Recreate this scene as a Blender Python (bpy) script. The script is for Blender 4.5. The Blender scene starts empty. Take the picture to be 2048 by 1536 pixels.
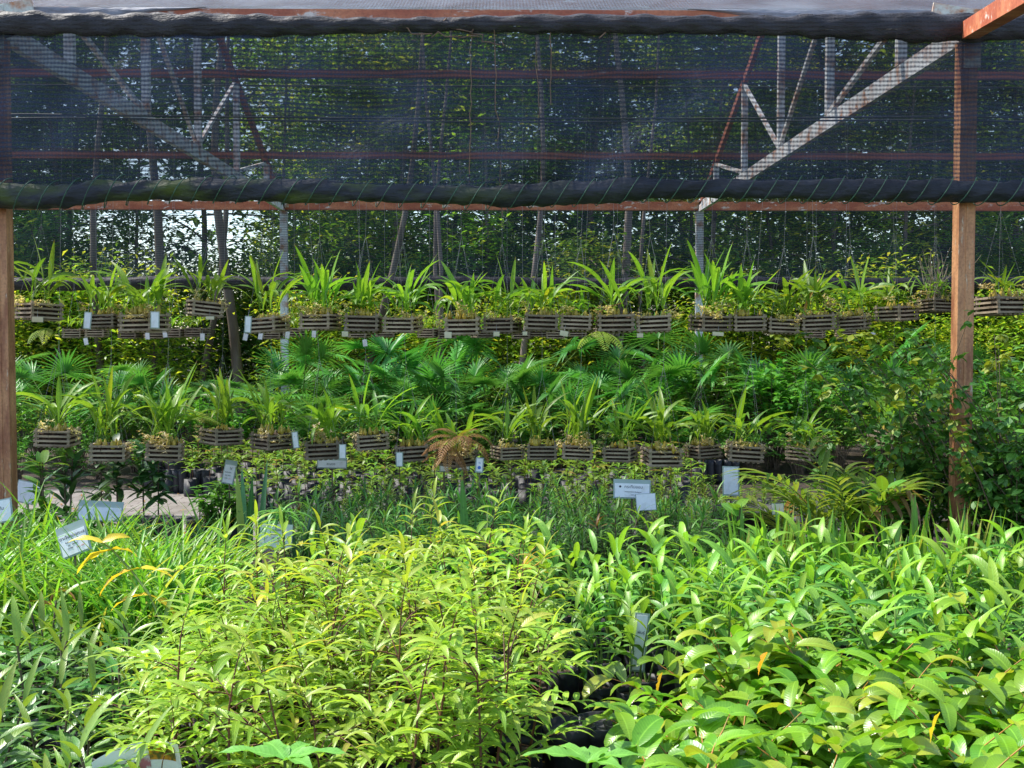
import bpy, math, random
from math import sin, cos, pi, radians as R
from mathutils import Vector, Matrix, Euler
random.seed(7)
RND = random.random
def U(a, b): return a + (b - a) * random.random()
SC = bpy.context.scene
COL = SC.collection

# ------------------------------------------------------------------ camera, sky, sun
F = 2275.0
cd = bpy.data.cameras.new("camera"); cam = bpy.data.objects.new("camera", cd); COL.objects.link(cam)
cam.location = (0, 0, 1.6)
cam.rotation_euler = (R(90 - 2.215), 0, R(-0.73))
cd.lens = 40.0; cd.sensor_width = 36.0; cd.clip_start = 0.05; cd.clip_end = 500
SC.camera = cam
CM = Euler(cam.rotation_euler).to_matrix()
def P(px, py, Y):
    """world point on the plane y=Y seen at photo pixel (px,py)"""
    d = CM @ Vector(((px - 1024) / F, -(py - 768) / F, -1))
    k = Y / d.y
    return Vector((d.x * k, Y, 1.6 + d.z * k))
def PX(px, Y): return P(px, 700, Y).x
W = bpy.data.worlds.new("World"); SC.world = W; W.use_nodes = True
nt = W.node_tree; bg = nt.nodes["Background"]
sky = nt.nodes.new("ShaderNodeTexSky"); sky.sky_type = 'NISHITA'; sky.sun_disc = False
TS = Vector((-0.54, 0.2, 0.80)).normalized()
sky.sun_elevation = math.asin(TS.z); sky.sun_rotation = math.atan2(TS.x, TS.y)
nt.links.new(sky.outputs[0], bg.inputs[0]); bg.inputs[1].default_value = 0.15
ld = bpy.data.lights.new("sun", 'SUN'); ld.energy = 3.7; ld.angle = R(0.6); ld.color = (1, 0.95, 0.86)
sun = bpy.data.objects.new("sun", ld); COL.objects.link(sun)
sun.rotation_euler = TS.to_track_quat('Z', 'Y').to_euler(); sun.location = (-8, 5, 14)
SC.view_settings.view_transform = 'Standard'; SC.view_settings.look = 'None'
SC.view_settings.gamma = 1; SC.view_settings.exposure = 1.2
SC.render.engine = 'CYCLES'
SC.cycles.max_bounces = 7; SC.cycles.transparent_max_bounces = 24
SC.cycles.diffuse_bounces = 3; SC.cycles.glossy_bounces = 2; SC.cycles.transmission_bounces = 4
SC.cycles.use_denoising = True

# ------------------------------------------------------------------ materials
def mat(name):
    m = bpy.data.materials.new(name); m.use_nodes = True
    n = m.node_tree.nodes; l = m.node_tree.links
    return m, n, l, n["Principled BSDF"], n["Material Output"]
def mix(n, l, fac, a, b, bt='MIX'):
    x = n.new("ShaderNodeMix"); x.data_type = 'RGBA'; x.blend_type = bt
    for s, v in ((x.inputs[0], fac), (x.inputs[6], a), (x.inputs[7], b)):
        if isinstance(v, (int, float)): s.default_value = v
        elif isinstance(v, tuple): s.default_value = (*v, 1) if len(v) == 3 else v
        else: l.new(v, s)
    return x.outputs[2]
def rng(n, l, v, a, b, c=0.0, d=1.0):
    x = n.new("ShaderNodeMapRange"); l.new(v, x.inputs[0])
    for i, k in enumerate((a, b, c, d)): x.inputs[i + 1].default_value = k
    return x.outputs[0]
def noise(n, l, scale, detail=4, vec=None, sc=None, rough=.55):
    t = n.new("ShaderNodeTexNoise"); t.inputs['Scale'].default_value = scale; t.inputs['Detail'].default_value = detail
    t.inputs['Roughness'].default_value = rough
    c = n.new("ShaderNodeTexCoord"); v = c.outputs['Object']
    if vec: v = vec
    if sc:
        mp = n.new("ShaderNodeMapping"); mp.inputs['Scale'].default_value = sc; l.new(v, mp.inputs[0]); v = mp.outputs[0]
    l.new(v, t.inputs['Vector']); return t.outputs[0]
def math_(n, l, op, a, b=None):
    x = n.new("ShaderNodeMath"); x.operation = op
    for s, v in ((x.inputs[0], a), (x.inputs[1], b)):
        if v is None: continue
        if isinstance(v, (int, float)): s.default_value = v
        else: l.new(v, s)
    return x.outputs[0]
def leafmat(name, ca, cb, young=(.45, .30, .06), rib=.35, rough=.42, trans=.36, tint=1.55, spot=.5, spec=.45, veins=.14):
    m, n, l, b, o = mat(name)
    at = n.new("ShaderNodeAttribute"); at.attribute_name = "lf"
    sp = n.new("ShaderNodeSeparateColor"); l.new(at.outputs['Color'], sp.inputs[0])
    oi = n.new("ShaderNodeObjectInfo")
    base = mix(n, l, sp.outputs[0], ca, cb)
    base = mix(n, l, sp.outputs[1], base, young)
    nz = noise(n, l, 55, 3)
    base = mix(n, l, rng(n, l, nz, .58, .75, 0, spot), base, tuple(c * .45 for c in ca))
    ribf = rng(n, l, sp.outputs[2], 0, .14, rib, 0)
    base = mix(n, l, ribf, base, tuple(min(1, c * 1.7 + .03) for c in cb))
    along = at.outputs['Alpha']
    vn = math_(n, l, 'SINE', math_(n, l, 'MULTIPLY', math_(n, l, 'SUBTRACT', along, math_(n, l, 'MULTIPLY', sp.outputs[2], .09)), 95.0))
    if veins: base = mix(n, l, rng(n, l, vn, .55, 1, 0, veins), base, tuple(min(1, c * 1.5 + .02) for c in cb))
    tipv = math_(n, l, 'ADD', math_(n, l, 'ADD', along, math_(n, l, 'MULTIPLY', noise(n, l, 22, 3), .55)), math_(n, l, 'MULTIPLY', sp.outputs[0], .12))
    base = mix(n, l, rng(n, l, tipv, 1.30, 1.38, 0, .85), base, (.30, .17, .06))
    hs = n.new("ShaderNodeHueSaturation"); l.new(base, hs.inputs['Color'])
    l.new(rng(n, l, oi.outputs['Random'], 0, 1, .485, .512), hs.inputs['Hue'])
    l.new(rng(n, l, oi.outputs['Random'], 0, 1, .8, 1.18), hs.inputs['Value'])
    col = hs.outputs[0]
    l.new(col, b.inputs['Base Color']); b.inputs['Roughness'].default_value = rough
    b.inputs['Specular IOR Level'].default_value = spec
    tr = n.new("ShaderNodeBsdfTranslucent")
    l.new(mix(n, l, 1.0, col, (tint * 1.05, tint, tint * .45), 'MULTIPLY'), tr.inputs[0])
    ms = n.new("ShaderNodeMixShader"); ms.inputs[0].default_value = trans
    l.new(b.outputs[0], ms.inputs[1]); l.new(tr.outputs[0], ms.inputs[2]); l.new(ms.outputs[0], o.inputs[0])
    bp = n.new("ShaderNodeBump"); bp.inputs['Strength'].default_value = .25; bp.inputs['Distance'].default_value = .004
    l.new(math_(n, l, 'ADD', noise(n, l, 30, 2), math_(n, l, 'MULTIPLY', vn, .12 if veins else 0)), bp.inputs['Height']); l.new(bp.outputs[0], b.inputs['Normal'])
    return m
def simple(name, ca, cb=None, scale=8, rough=.7, sc=None, metal=0, spec=.4, bump=0, a=.4, b2=.65):
    m, n, l, b, o = mat(name)
    cb = cb or tuple(c * .6 for c in ca)
    nz = noise(n, l, scale, 6, sc=sc)
    l.new(mix(n, l, rng(n, l, nz, a, b2), ca, cb), b.inputs['Base Color'])
    b.inputs['Roughness'].default_value = rough; b.inputs['Metallic'].default_value = metal
    b.inputs['Specular IOR Level'].default_value = spec
    if bump:
        bp = n.new("ShaderNodeBump"); bp.inputs['Strength'].default_value = bump; bp.inputs['Distance'].default_value = .01
        l.new(nz, bp.inputs['Height']); l.new(bp.outputs[0], b.inputs['Normal'])
    return m
M = {}
M['sapling'] = leafmat("leaf_yellow_green", (.16, .32, .03), (.37, .52, .06), young=(.58, .45, .10), trans=.40, rough=.36)
M['ginger'] = leafmat("leaf_ginger", (.085, .25, .04), (.17, .38, .06), young=(.28, .48, .04), trans=.34, rib=.45)
M['oval'] = leafmat("leaf_oval", (.085, .235, .018), (.20, .375, .025), young=(.38, .43, .04), trans=.33, rough=.34, rib=.5, spec=.55)
M['grass'] = leafmat("leaf_grass", (.10, .27, .03), (.20, .38, .04), young=(.40, .40, .08), trans=.38)
M['lance'] = leafmat("leaf_lance", (.04, .14, .022), (.11, .26, .04), young=(.25, .36, .05), trans=.28, rough=.36, spec=.5)
M['podo'] = leafmat("leaf_podocarpus", (.05, .17, .03), (.15, .34, .05), young=(.28, .09, .045), trans=.25)
M['seed'] = leafmat("leaf_seedling", (.10, .24, .03), (.27, .42, .045), young=(.40, .22, .06), trans=.33)
M['fan'] = leafmat("leaf_fan_palm", (.055, .23, .05), (.14, .39, .08), young=(.22, .3, .05), trans=.28, rib=.1)
M['bush'] = leafmat("leaf_bush", (.06, .21, .03), (.16, .38, .045), young=(.36, .42, .04), trans=.33)
M['dark'] = leafmat("leaf_dark_broad", (.018, .07, .018), (.045, .14, .025), young=(.1, .22, .03), trans=.22)
M['vine'] = leafmat("leaf_small", (.045, .165, .03), (.12, .31, .045), young=(.36, .42, .04), trans=.25)
M['orchid'] = leafmat("leaf_orchid", (.10, .25, .03), (.24, .42, .04), young=(.38, .40, .03), trans=.42, rib=.3)
M['fern'] = leafmat("leaf_fern", (.14, .30, .04), (.27, .43, .07), young=(.45, .40, .08), trans=.4)
M['fernbrown'] = leafmat("leaf_fern_brown", (.62, .34, .13), (.72, .50, .22), young=(.25, .10, .05), trans=.3, tint=1.2)
M['tree'] = leafmat("leaf_tree", (.026, .09, .016), (.10, .21, .028), young=(.34, .38, .04), trans=.40, spot=0)
M['treelight'] = leafmat("leaf_tree_light", (.10, .24, .025), (.26, .42, .04), young=(.50, .50, .05), trans=.5, spot=0)
M['snake'] = leafmat("leaf_snake_plant", (.03, .10, .03), (.08, .19, .05), young=(.3, .35, .08), trans=.05, spot=.8)
M['palmlet'] = leafmat("leaf_areca", (.12, .29, .03), (.28, .45, .05), young=(.36, .17, .13), trans=.42)
M['dead'] = leafmat("leaf_withered", (.28, .11, .04), (.50, .28, .10), young=(.6, .32, .03), trans=.25, tint=1.1)
M['yellow'] = leafmat("leaf_yellow", (.55, .38, .03), (.65, .5, .05), young=(.6, .22, .02), trans=.4, tint=1.3)
M['bulb'] = simple("pseudobulb", (.50, .36, .05), (.30, .25, .04), 18, .4)
M['petal'] = leafmat("flower_petal", (.74, .60, .30), (.85, .76, .50), young=(.60, .26, .06), trans=.35, tint=1.1, spot=.1)
M['redstem'] = simple("stem_red_brown", (.16, .06, .03), (.08, .035, .02), 20, .6)
M['greenstem'] = simple("stem_green", (.16, .26, .05), (.10, .18, .04), 20, .55)
M['orangestem'] = simple("stem_orange", (.45, .17, .04), (.28, .20, .05), 20, .55)
M['woodystem'] = simple("stem_woody", (.10, .07, .045), (.17, .13, .09), 12, .8)
M['cane'] = simple("dry_cane", (.36, .30, .22), (.20, .15, .10), 15, .8)
M['bark'] = simple("bark", (.10, .075, .055), (.19, .16, .13), 5, .9, sc=(1, 1, .2), bump=.6)
M['barkpale'] = simple("bark_pale", (.26, .21, .18), (.13, .10, .085), 5, .9, sc=(1, 1, .3), bump=.5)
M['soil'] = simple("soil", (.035, .025, .018), (.07, .05, .035), 14, .95, bump=.6)
M['compost'] = simple("compost", (.03, .018, .012), (.10, .06, .04), 60, .95, bump=.8)
M['bag'] = simple("black_plastic_bag", (.012, .013, .017), (.02, .021, .028), 20, .55, spec=.5, bump=.5)
M['rope'] = simple("green_cord", (.05, .12, .07), (.03, .07, .05), 30, .6)
M['wire'] = simple("grey_wire", (.32, .33, .36), (.2, .2, .22), 30, .5, metal=.3)
M['cable'] = simple("dark_cable", (.05, .06, .07), (.10, .11, .09), 10, .6)
M['tendril'] = simple("dry_tendril", (.24, .15, .10), (.13, .08, .055), 30, .8)
M['card'] = simple("white_card", (.76, .77, .79), (.60, .60, .58), 22, .4, a=.5, b2=.75)
M['sleeve'] = simple("plastic_sleeve", (.33, .40, .36), (.24, .32, .27), 4, .2)
M['ink'] = simple("black_ink", (.02, .02, .03), (.03, .03, .04), 5, .6)
M['redink'] = simple("red_ink", (.65, .05, .04), (.55, .05, .04), 5, .6)
M['cream'] = simple("cream_tag", (.62, .56, .38), (.5, .45, .3), 9, .5)
M['bluetape'] = simple("blue_plastic", (.05, .16, .55), (.04, .1, .4), 9, .4)

def slatmat():
    m, n, l, b, o = mat("weathered_slat")
    nz = noise(n, l, 14, 6, sc=(.4, .4, 3)); oi = n.new("ShaderNodeObjectInfo")
    c = mix(n, l, rng(n, l, nz, .35, .7), (.42, .33, .235), (.15, .105, .07))
    c = mix(n, l, rng(n, l, noise(n, l, 9, 3), .55, .75, 0, .6), c, (.10, .12, .05))
    h = n.new("ShaderNodeHueSaturation"); l.new(c, h.inputs['Color']); l.new(rng(n, l, oi.outputs['Random'], 0, 1, .6, 1.25), h.inputs['Value'])
    l.new(h.outputs[0], b.inputs['Base Color']); b.inputs['Roughness'].default_value = .85
    return m
M['slat'] = slatmat()
def rustmat(name, paint, rust, peel, thr=.5, sc=(1, 1, .35), scale=5, rough=.6, peelthr=.62):
    m, n, l, b, o = mat(name)
    a = noise(n, l, scale, 8, sc=sc, rough=.65); c = noise(n, l, scale * 2.7, 8, sc=sc, rough=.7)
    k = mix(n, l, rng(n, l, a, thr - .08, thr + .08), paint, rust)
    k = mix(n, l, rng(n, l, c, peelthr, peelthr + .05), k, peel)
    k = mix(n, l, rng(n, l, noise(n, l, 60, 4), .45, .8, 0, .55), k, tuple(x * .35 for x in rust))
    l.new(k, b.inputs['Base Color']); b.inputs['Roughness'].default_value = rough
    bp = n.new("ShaderNodeBump"); bp.inputs['Strength'].default_value = .3; bp.inputs['Distance'].default_value = .005
    l.new(c, bp.inputs['Height']); l.new(bp.outputs[0], b.inputs['Normal'])
    return m
M['post'] = rustmat("post_orange_primer", (.58, .28, .13), (.30, .11, .05), (.56, .44, .32), .5, (2.2, 2.2, .45), 4, .55, .60)
M['beam'] = rustmat("beam_rust_red", (.58, .20, .09), (.40, .10, .045), (.70, .60, .53), .5, (.35, 1, 1), 6, .55, .58)
M['purlin'] = rustmat("purlin_dull_rust", (.36, .12, .07), (.26, .085, .05), (.45, .38, .36), .5, (.25, 1, 1), 5, .7, .62)
M['galv'] = rustmat("strut_peeling_grey", (.72, .75, .78), (.42, .20, .10), (.8, .8, .8), .56, (1, 1, 1), 6, .5, .6)
M['gusset'] = rustmat("gusset_white_rust", (.62, .64, .56), (.48, .17, .05), (.7, .7, .62), .52, (1, 1, 1), 8, .5, .62)

def netmat(name, dens, col, stripe=38.0, axis='Z', moss=0, gl=.25, sheen=.12, bump=.5):
    """knitted shade cloth: rows of black thread with open gaps between"""
    m, n, l, b, o = mat(name)
    tc = n.new("ShaderNodeTexCoord"); s = n.new("ShaderNodeSeparateXYZ"); l.new(tc.outputs['Object'], s.inputs[0])
    wob = math_(n, l, 'MULTIPLY', noise(n, l, 1.3, 3), .05)
    z = math_(n, l, 'ADD', s.outputs[axis], wob)
    row = math_(n, l, 'SINE', math_(n, l, 'MULTIPLY', z, stripe * 2 * pi))
    x = math_(n, l, 'SINE', math_(n, l, 'MULTIPLY', s.outputs['X'], 45 * 2 * pi))
    pat = math_(n, l, 'ADD', math_(n, l, 'MULTIPLY', row, .19), math_(n, l, 'MULTIPLY', x, .05))
    big = math_(n, l, 'MULTIPLY', math_(n, l, 'SUBTRACT', noise(n, l, 1.1, 5, sc=(1, 1, 2.2)), .5), .45)
    fac = math_(n, l, 'ADD', math_(n, l, 'ADD', pat, big), dens)
    fac = math_(n, l, 'ADD', fac, math_(n, l, 'MULTIPLY', math_(n, l, 'SUBTRACT', noise(n, l, 120, 2), .5), .35))
    cl = n.new("ShaderNodeClamp"); l.new(fac, cl.inputs[0]); cl.inputs[1].default_value = .05; cl.inputs[2].default_value = .97
    c = mix(n, l, rng(n, l, noise(n, l, 3, 5), .35, .7), col, tuple(k * 1.9 for k in col))
    if moss:
        mk = math_(n, l, 'MULTIPLY', rng(n, l, noise(n, l, 2.2, 5, sc=(1, 1, 3)), .48, .66), rng(n, l, s.outputs['X'], .9, -1.2))
        c = mix(n, l, math_(n, l, 'MULTIPLY', mk, moss), c, (.085, .115, .018))
    l.new(c, b.inputs['Base Color']); b.inputs['Roughness'].default_value = .55; b.inputs['Specular IOR Level'].default_value = gl
    b.inputs['Sheen Weight'].default_value = sheen; b.inputs['Sheen Tint'].default_value = (.6, .72, 1, 1)
    bp = n.new("ShaderNodeBump"); bp.inputs['Strength'].default_value = bump; bp.inputs['Distance'].default_value = .02
    l.new(noise(n, l, 16, 6, sc=(.6, 1, 1.6)), bp.inputs['Height']); l.new(bp.outputs[0], b.inputs['Normal'])
    t = n.new("ShaderNodeBsdfTransparent"); ms = n.new("ShaderNodeMixShader")
    l.new(cl.outputs[0], ms.inputs[0]); l.new(t.outputs[0], ms.inputs[1]); l.new(b.outputs[0], ms.inputs[2]); l.new(ms.outputs[0], o.inputs[0])
    return m
M['net'] = netmat("shade_net_curtain", .68, (.015, .022, .040), gl=.2, sheen=.03)
M['roofnet'] = netmat("shade_net_roof", .27, (.15, .18, .21), 38, 'Y', gl=.4, bump=1)
M['farnet'] = netmat("shade_net_far", .34, (.03, .04, .06), 30)
M['roll'] = netmat("shade_net_roll", 1.3, (.020, .022, .028), 30, 'Z', moss=.9, gl=.25, sheen=.05, bump=1)
M['flap'] = netmat("shade_net_flap", .93, (.022, .02, .022), 40, 'Z', gl=.3, sheen=.08, bump=1)
M['lapnet'] = netmat("shade_net_lap", 1.0, (.17, .17, .19), 38, 'Z', gl=.3, bump=1)

def brick():
    m, n, l, b, o = mat("paving_brick")
    tc = n.new("ShaderNodeTexCoord"); br = n.new("ShaderNodeTexBrick"); l.new(tc.outputs['Object'], br.inputs['Vector'])
    br.inputs['Scale'].default_value = 1.0; br.inputs['Brick Width'].default_value = .22; br.inputs['Row Height'].default_value = .11
    br.inputs['Mortar Size'].default_value = .006
    br.inputs['Color1'].default_value = (.31, .275, .25, 1); br.inputs['Color2'].default_value = (.24, .21, .19, 1); br.inputs['Mortar'].default_value = (.10, .08, .07, 1)
    c = mix(n, l, rng(n, l, noise(n, l, 2.5, 6), .45, .7, 0, .7), br.outputs[0], (.15, .13, .10))
    l.new(c, b.inputs['Base Color']); b.inputs['Roughness'].default_value = .85
    return m
M['paving'] = brick()

# ------------------------------------------------------------------ mesh builder
class MB:
    def __init__(s): s.v = []; s.f = []; s.c = []; s.mi = []; s.cur = 0
    def quad_grid(s, rows, cols, fn, col=(0, 0, 1)):
        o = len(s.v)
        for i in range(rows + 1):
            for j in range(cols + 1):
                s.v.append(tuple(fn(i / rows, j / cols))); s.c.append(col)
        for i in range(rows):
            for j in range(cols):
                a = o + i * (cols + 1) + j
                s.f.append((a, a + 1, a + cols + 2, a + cols + 1)); s.mi.append(s.cur)
    def box(s, c, d, rot=None):
        o = len(s.v); h = Vector(d) / 2
        for x in (-1, 1):
            for y in (-1, 1):
                for z in (-1, 1):
                    p = Vector((x * h.x, y * h.y, z * h.z))
                    if rot: p = rot @ p
                    s.v.append(tuple(p + Vector(c))); s.c.append((.5, 0, 1))
        for f in ((0, 1, 3, 2), (4, 6, 7, 5), (0, 4, 5, 1), (2, 3, 7, 6), (0, 2, 6, 4), (1, 5, 7, 3)):
            s.f.append(tuple(o + k for k in f)); s.mi.append(s.cur)
    def bar(s, a, b, w, h, up=(0, 0, 1)):
        a = Vector(a); b = Vector(b); t = (b - a); L = t.length; t.normalize()
        u = Vector(up); sd = t.cross(u).normalized(); u = sd.cross(t)
        m = Matrix((sd, t, u)).transposed()
        s.box((a + b) / 2, (w, L, h), m)
    def tube(s, pts, r, k=6, col=(.5, 0, 1), cap=True):
        pts = [Vector(p) for p in pts]; n = len(pts); o = len(s.v)
        rr = r if isinstance(r, (list, tuple)) else [r] * n
        for i, p in enumerate(pts):
            t = (pts[min(i + 1, n - 1)] - pts[max(i - 1, 0)])
            if t.length < 1e-9: t = Vector((0, 0, 1))
            t.normalize(); u = Vector((0, 0, 1)) if abs(t.z) < .9 else Vector((1, 0, 0))
            a = t.cross(u).normalized(); b = t.cross(a)
            for j in range(k):
                q = p + (a * cos(2 * pi * j / k) + b * sin(2 * pi * j / k)) * rr[i]
                s.v.append(tuple(q)); s.c.append(col)
        for i in range(n - 1):
            for j in range(k):
                a = o + i * k + j; b = o + i * k + (j + 1) % k
                s.f.append((a, b, b + k, a + k)); s.mi.append(s.cur)
        if cap:
            s.f.append(tuple(o + j for j in range(k))); s.mi.append(s.cur)
            s.f.append(tuple(o + (n - 1) * k + j for j in reversed(range(k)))); s.mi.append(s.cur)
    def lathe(s, prof, k=16, c=(0, 0, 0), wob=0):
        o = len(s.v); n = len(prof)
        for (r, z) in prof:
            for j in range(k):
                a = 2 * pi * j / k; q = r * (1 + wob * sin(a * 3 + z * 40))
                s.v.append((c[0] + q * cos(a), c[1] + q * sin(a), c[2] + z)); s.c.append((.5, 0, 1))
        for i in range(n - 1):
            for j in range(k):
                a = o + i * k + j; b = o + i * k + (j + 1) % k
                s.f.append((a, b, b + k, a + k)); s.mi.append(s.cur)
    def leaf(s, p, az, el, L, Wd, droop=.8, N=5, shape='lance', fold=.28, roll=0., rv=None, yg=0., twist=0., wave=0.):
        if rv is None: rv = RND()
        p = Vector(p); o = len(s.v); ca, sa = cos(az), sin(az)
        sx, sy = -sa, ca
        prof = PROF[shape]; x, y, z = p; st = L / N; ph = RND() * 6
        for i in range(N + 1):
            t = i / N; e = el - droop * t ** 1.15
            ce, se = cos(e), sin(e); tx, ty, tz = ce * ca, ce * sa, se
            nx, ny, nz = -se * ca, -se * sa, ce
            ro = roll + twist * t; cr, sr = cos(ro), sin(ro)
            ax, ay, az_ = sx * cr + nx * sr, sy * cr + ny * sr, nz * sr
            bx, by, bz = nx * cr - sx * sr, ny * cr - sy * sr, nz * cr
            w = Wd * .5 * prof(t)
            if i == N:
                s.v.append((x, y, z)); s.c.append((rv, yg, 0, 1))
            else:
                fl = fold * w; wv = wave * w * sin(ph + t * 14)
                s.v.append((x + ax * w + bx * (fl + wv), y + ay * w + by * (fl + wv), z + az_ * w + bz * (fl + wv))); s.c.append((rv, yg, 1, t))
                s.v.append((x, y, z)); s.c.append((rv, yg, 0, t))
                s.v.append((x - ax * w + bx * (fl - wv), y - ay * w + by * (fl - wv), z - az_ * w + bz * (fl - wv))); s.c.append((rv, yg, 1, t))
            x += tx * st; y += ty * st; z += tz * st
        for i in range(N - 1):
            a = o + i * 3
            s.f.append((a, a + 1, a + 4, a + 3)); s.f.append((a + 1, a + 2, a + 5, a + 4)); s.mi += [s.cur] * 2
        a = o + (N - 1) * 3; t = o + N * 3
        s.f.append((a, a + 1, t)); s.f.append((a + 1, a + 2, t)); s.mi += [s.cur] * 2
        return Vector((x, y, z))
    def mesh(s, name, mats, smooth=True):
        me = bpy.data.meshes.new(name); me.from_pydata(s.v, [], s.f)
        at = me.color_attributes.new("lf", 'FLOAT_COLOR', 'POINT')
        fl = []
        for c in s.c: fl += (c[0], c[1], c[2], c[3] if len(c) > 3 else .5)
        at.data.foreach_set("color", fl)
        for m in (mats if isinstance(mats, (list, tuple)) else [mats]): me.materials.append(M[m] if isinstance(m, str) else m)
        me.polygons.foreach_set("material_index", s.mi)
        if smooth: me.polygons.foreach_set("use_smooth", [True] * len(s.f))
        me.update(); return me
PROF = {
    'lance': lambda t: max(.05, sin(pi * min(1, t * .97 + .03) ** .72)) ** .9 if t < 1 else 0,
    'oval': lambda t: max(.04, sin(pi * min(1, t * .95 + .03) ** .8)) ** .62,
    'strap': lambda t: .16 + 1.2 * t * t * 3 if t < .28 else max(.05, (1 - ((t - .45) / .57) ** 2 if t > .45 else .44 + (t - .28) * 3.3)),
    'grass': lambda t: min(1, .55 + 2 * t) * (1 - t) ** .6,
    'sword': lambda t: min(1, .7 + t) * (1 - t ** 3) ** .8,
    'round': lambda t: max(.1, sin(pi * (t * .93 + .04))) ** .5,
}
def obj(name, me, parent=None, loc=None, rot=None, scale=None):
    o = bpy.data.objects.new(name, me); COL.objects.link(o)
    if parent: o.parent = parent
    if loc is not None: o.location = loc
    if rot is not None: o.rotation_euler = rot
    if scale is not None: o.scale = (scale,) * 3 if isinstance(scale, (int, float)) else scale
    return o
def tag(o, label=None, cat=None, group=None, kind=None):
    if label: o["label"] = label
    if cat: o["category"] = cat
    if group: o["group"] = group
    if kind: o["kind"] = kind
    return o
def thing(name, label, cat, parts, loc=(0, 0, 0), rot=(0, 0, 0), scale=1, group=None):
    """parts: list of (part name, mesh[, list of sub-parts]); copies share mesh data"""
    r = obj(name, None, None, loc, rot, scale); r.empty_display_size = .1
    tag(r, label, cat, group)
    for p in parts:
        c = obj(p[0], p[1], r)
        if len(p) > 2:
            for q in p[2]: obj(q[0], q[1], c)
    return r
def single(name, label, cat, me, loc=(0, 0, 0), rot=(0, 0, 0), scale=1, group=None):
    return tag(obj(name, me, None, loc, rot, scale), label, cat, group)
def struct(name, me): return tag(obj(name, me), kind='structure')

# ------------------------------------------------------------------ ground
def flat(x0, x1, y0, y1, z, m, nx=1, ny=1, bump=0):
    b = MB(); b.quad_grid(ny, nx, lambda i, j: (x0 + (x1 - x0) * j, y0 + (y1 - y0) * i, z + (bump * sin(j * 61 + i * 37) * sin(i * 91 - j * 13) if bump else 0)))
    return b.mesh(m, m)
struct('ground', flat(-150, 150, -40, 260, 0, 'soil'))
struct('brick_path', flat(-7, PX(620, 10), 8.35, 12.2, .004, 'paving'))

LM = MB()
for q in range(900):
    LM.leaf((U(-5, 5), U(2.5, 12.3), U(.008, .02)), U(0, 6.3), U(-.05, .25), U(.04, .10), U(.015, .03), U(0, .4), 3, 'lance', yg=RND(), roll=U(-.3, .3))
tag(obj('leaf_litter', LM.mesh('litter', 'dead')), kind='stuff')
# ------------------------------------------------------------------ shade house
XL, XR, YN, YF, ZE = -3.02, 2.87, 7.0, 16.2, 3.50
bay = XR - XL
XS = [XL - bay, XL, XR, XR + bay]
RIDGE = 11.6; SL = .39
def roofz(y): return ZE + .06 + SL * (min(y, 2 * RIDGE - y) - YN)
house = obj('shade_house', None); tag(house, "rusty steel shade house frame of orange posts, trusses and purlins over the plant beds", "shade house")
def box_mesh(c, d, m): b = MB(); b.box(c, d); return b.mesh(m, m, False)
for x in XS:
    for y in (YN, YF):
        w = .10 if y == YN else .10
        b = MB(); b.box((x, y, (ZE - .08) / 2), (w, w, ZE - .08))
        if y == YN: b.box((x, y - w / 2 - .002, 1.7), (.012, .004, 3.3))
        p = obj('post', b.mesh('post', 'post' if y == YN else 'galv', False), house)
        g = MB(); s = 1 if x > 0 else -1
        if y == YN:
            g.box((x, y - .075, ZE + .0), (.13, .012, .20)); g.box((x + .01, y - .066, ZE - .17), (.10, .01, .16)); g.bar((x, y - .07, ZE + .05), (x - s * .24, y - .068, ZE + .09), .012, .10)
        else:
            g.box((x, y - .07, ZE + .02), (.16, .012, .12))
        obj('gusset_plate', g.mesh('gusset', 'gusset', False), p)
for y, z, h in ((YN, ZE + .058, .075), (YF, ZE - .005, .12)):
    obj('beam', box_mesh((0, y, z), (17.9, .08, h), 'beam'), house)
for y in (8.15, 9.9, 13.3, 15.0):
    obj('purlin', box_mesh((0, y, roofz(y) - .02), (17.9, .06, .085), 'purlin'), house)
obj('purlin', box_mesh((0, RIDGE, roofz(RIDGE) - .04), (17.9, .07, .09), 'beam'), house)
NODES = [8.15, 9.9, 11.6, 13.3, 15.0]
for x in XS:
    t = obj('truss', None, house)
    b = MB(); b.bar((x, YN, ZE - .02), (x, YF, ZE - .02), .05, .13); obj('bottom_chord', b.mesh('chord', 'galv', False), t)
    for ya, yb in ((YN, RIDGE), (RIDGE, YF)):
        b = MB(); b.bar((x, ya, roofz(ya) - .10), (x, yb, roofz(yb) - .10), .05, .08); obj('top_chord', b.mesh('chord', 'purlin', False), t)
    for y in NODES:
        b = MB(); b.bar((x + .004, y, ZE + .05), (x + .004, y, roofz(y) - .14), .065, .065, (0, 1, 0)); obj('upright', b.mesh('upright', 'galv', False), t)
    for ya, yb in ((8.15, 9.9), (9.9, 11.6), (13.3, 11.6), (15.0, 13.3), (16.1, 15.0)):
        # from the top of node ya down to the foot of node yb
        b = MB(); b.bar((x - .008, ya, roofz(ya) - .12), (x - .008, yb, ZE + .05), .035, .04); obj('brace', b.mesh('brace', 'galv', False), t)
# rafter of the next house running toward the camera on the right
a = P(1938, 62, 6.9); c = P(2110, -40, 5.2)
b = MB(); b.bar(a, c + (c - a) * .8, .10, .10); obj('rafter', b.mesh('rafter', 'beam', False), house)

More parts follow.
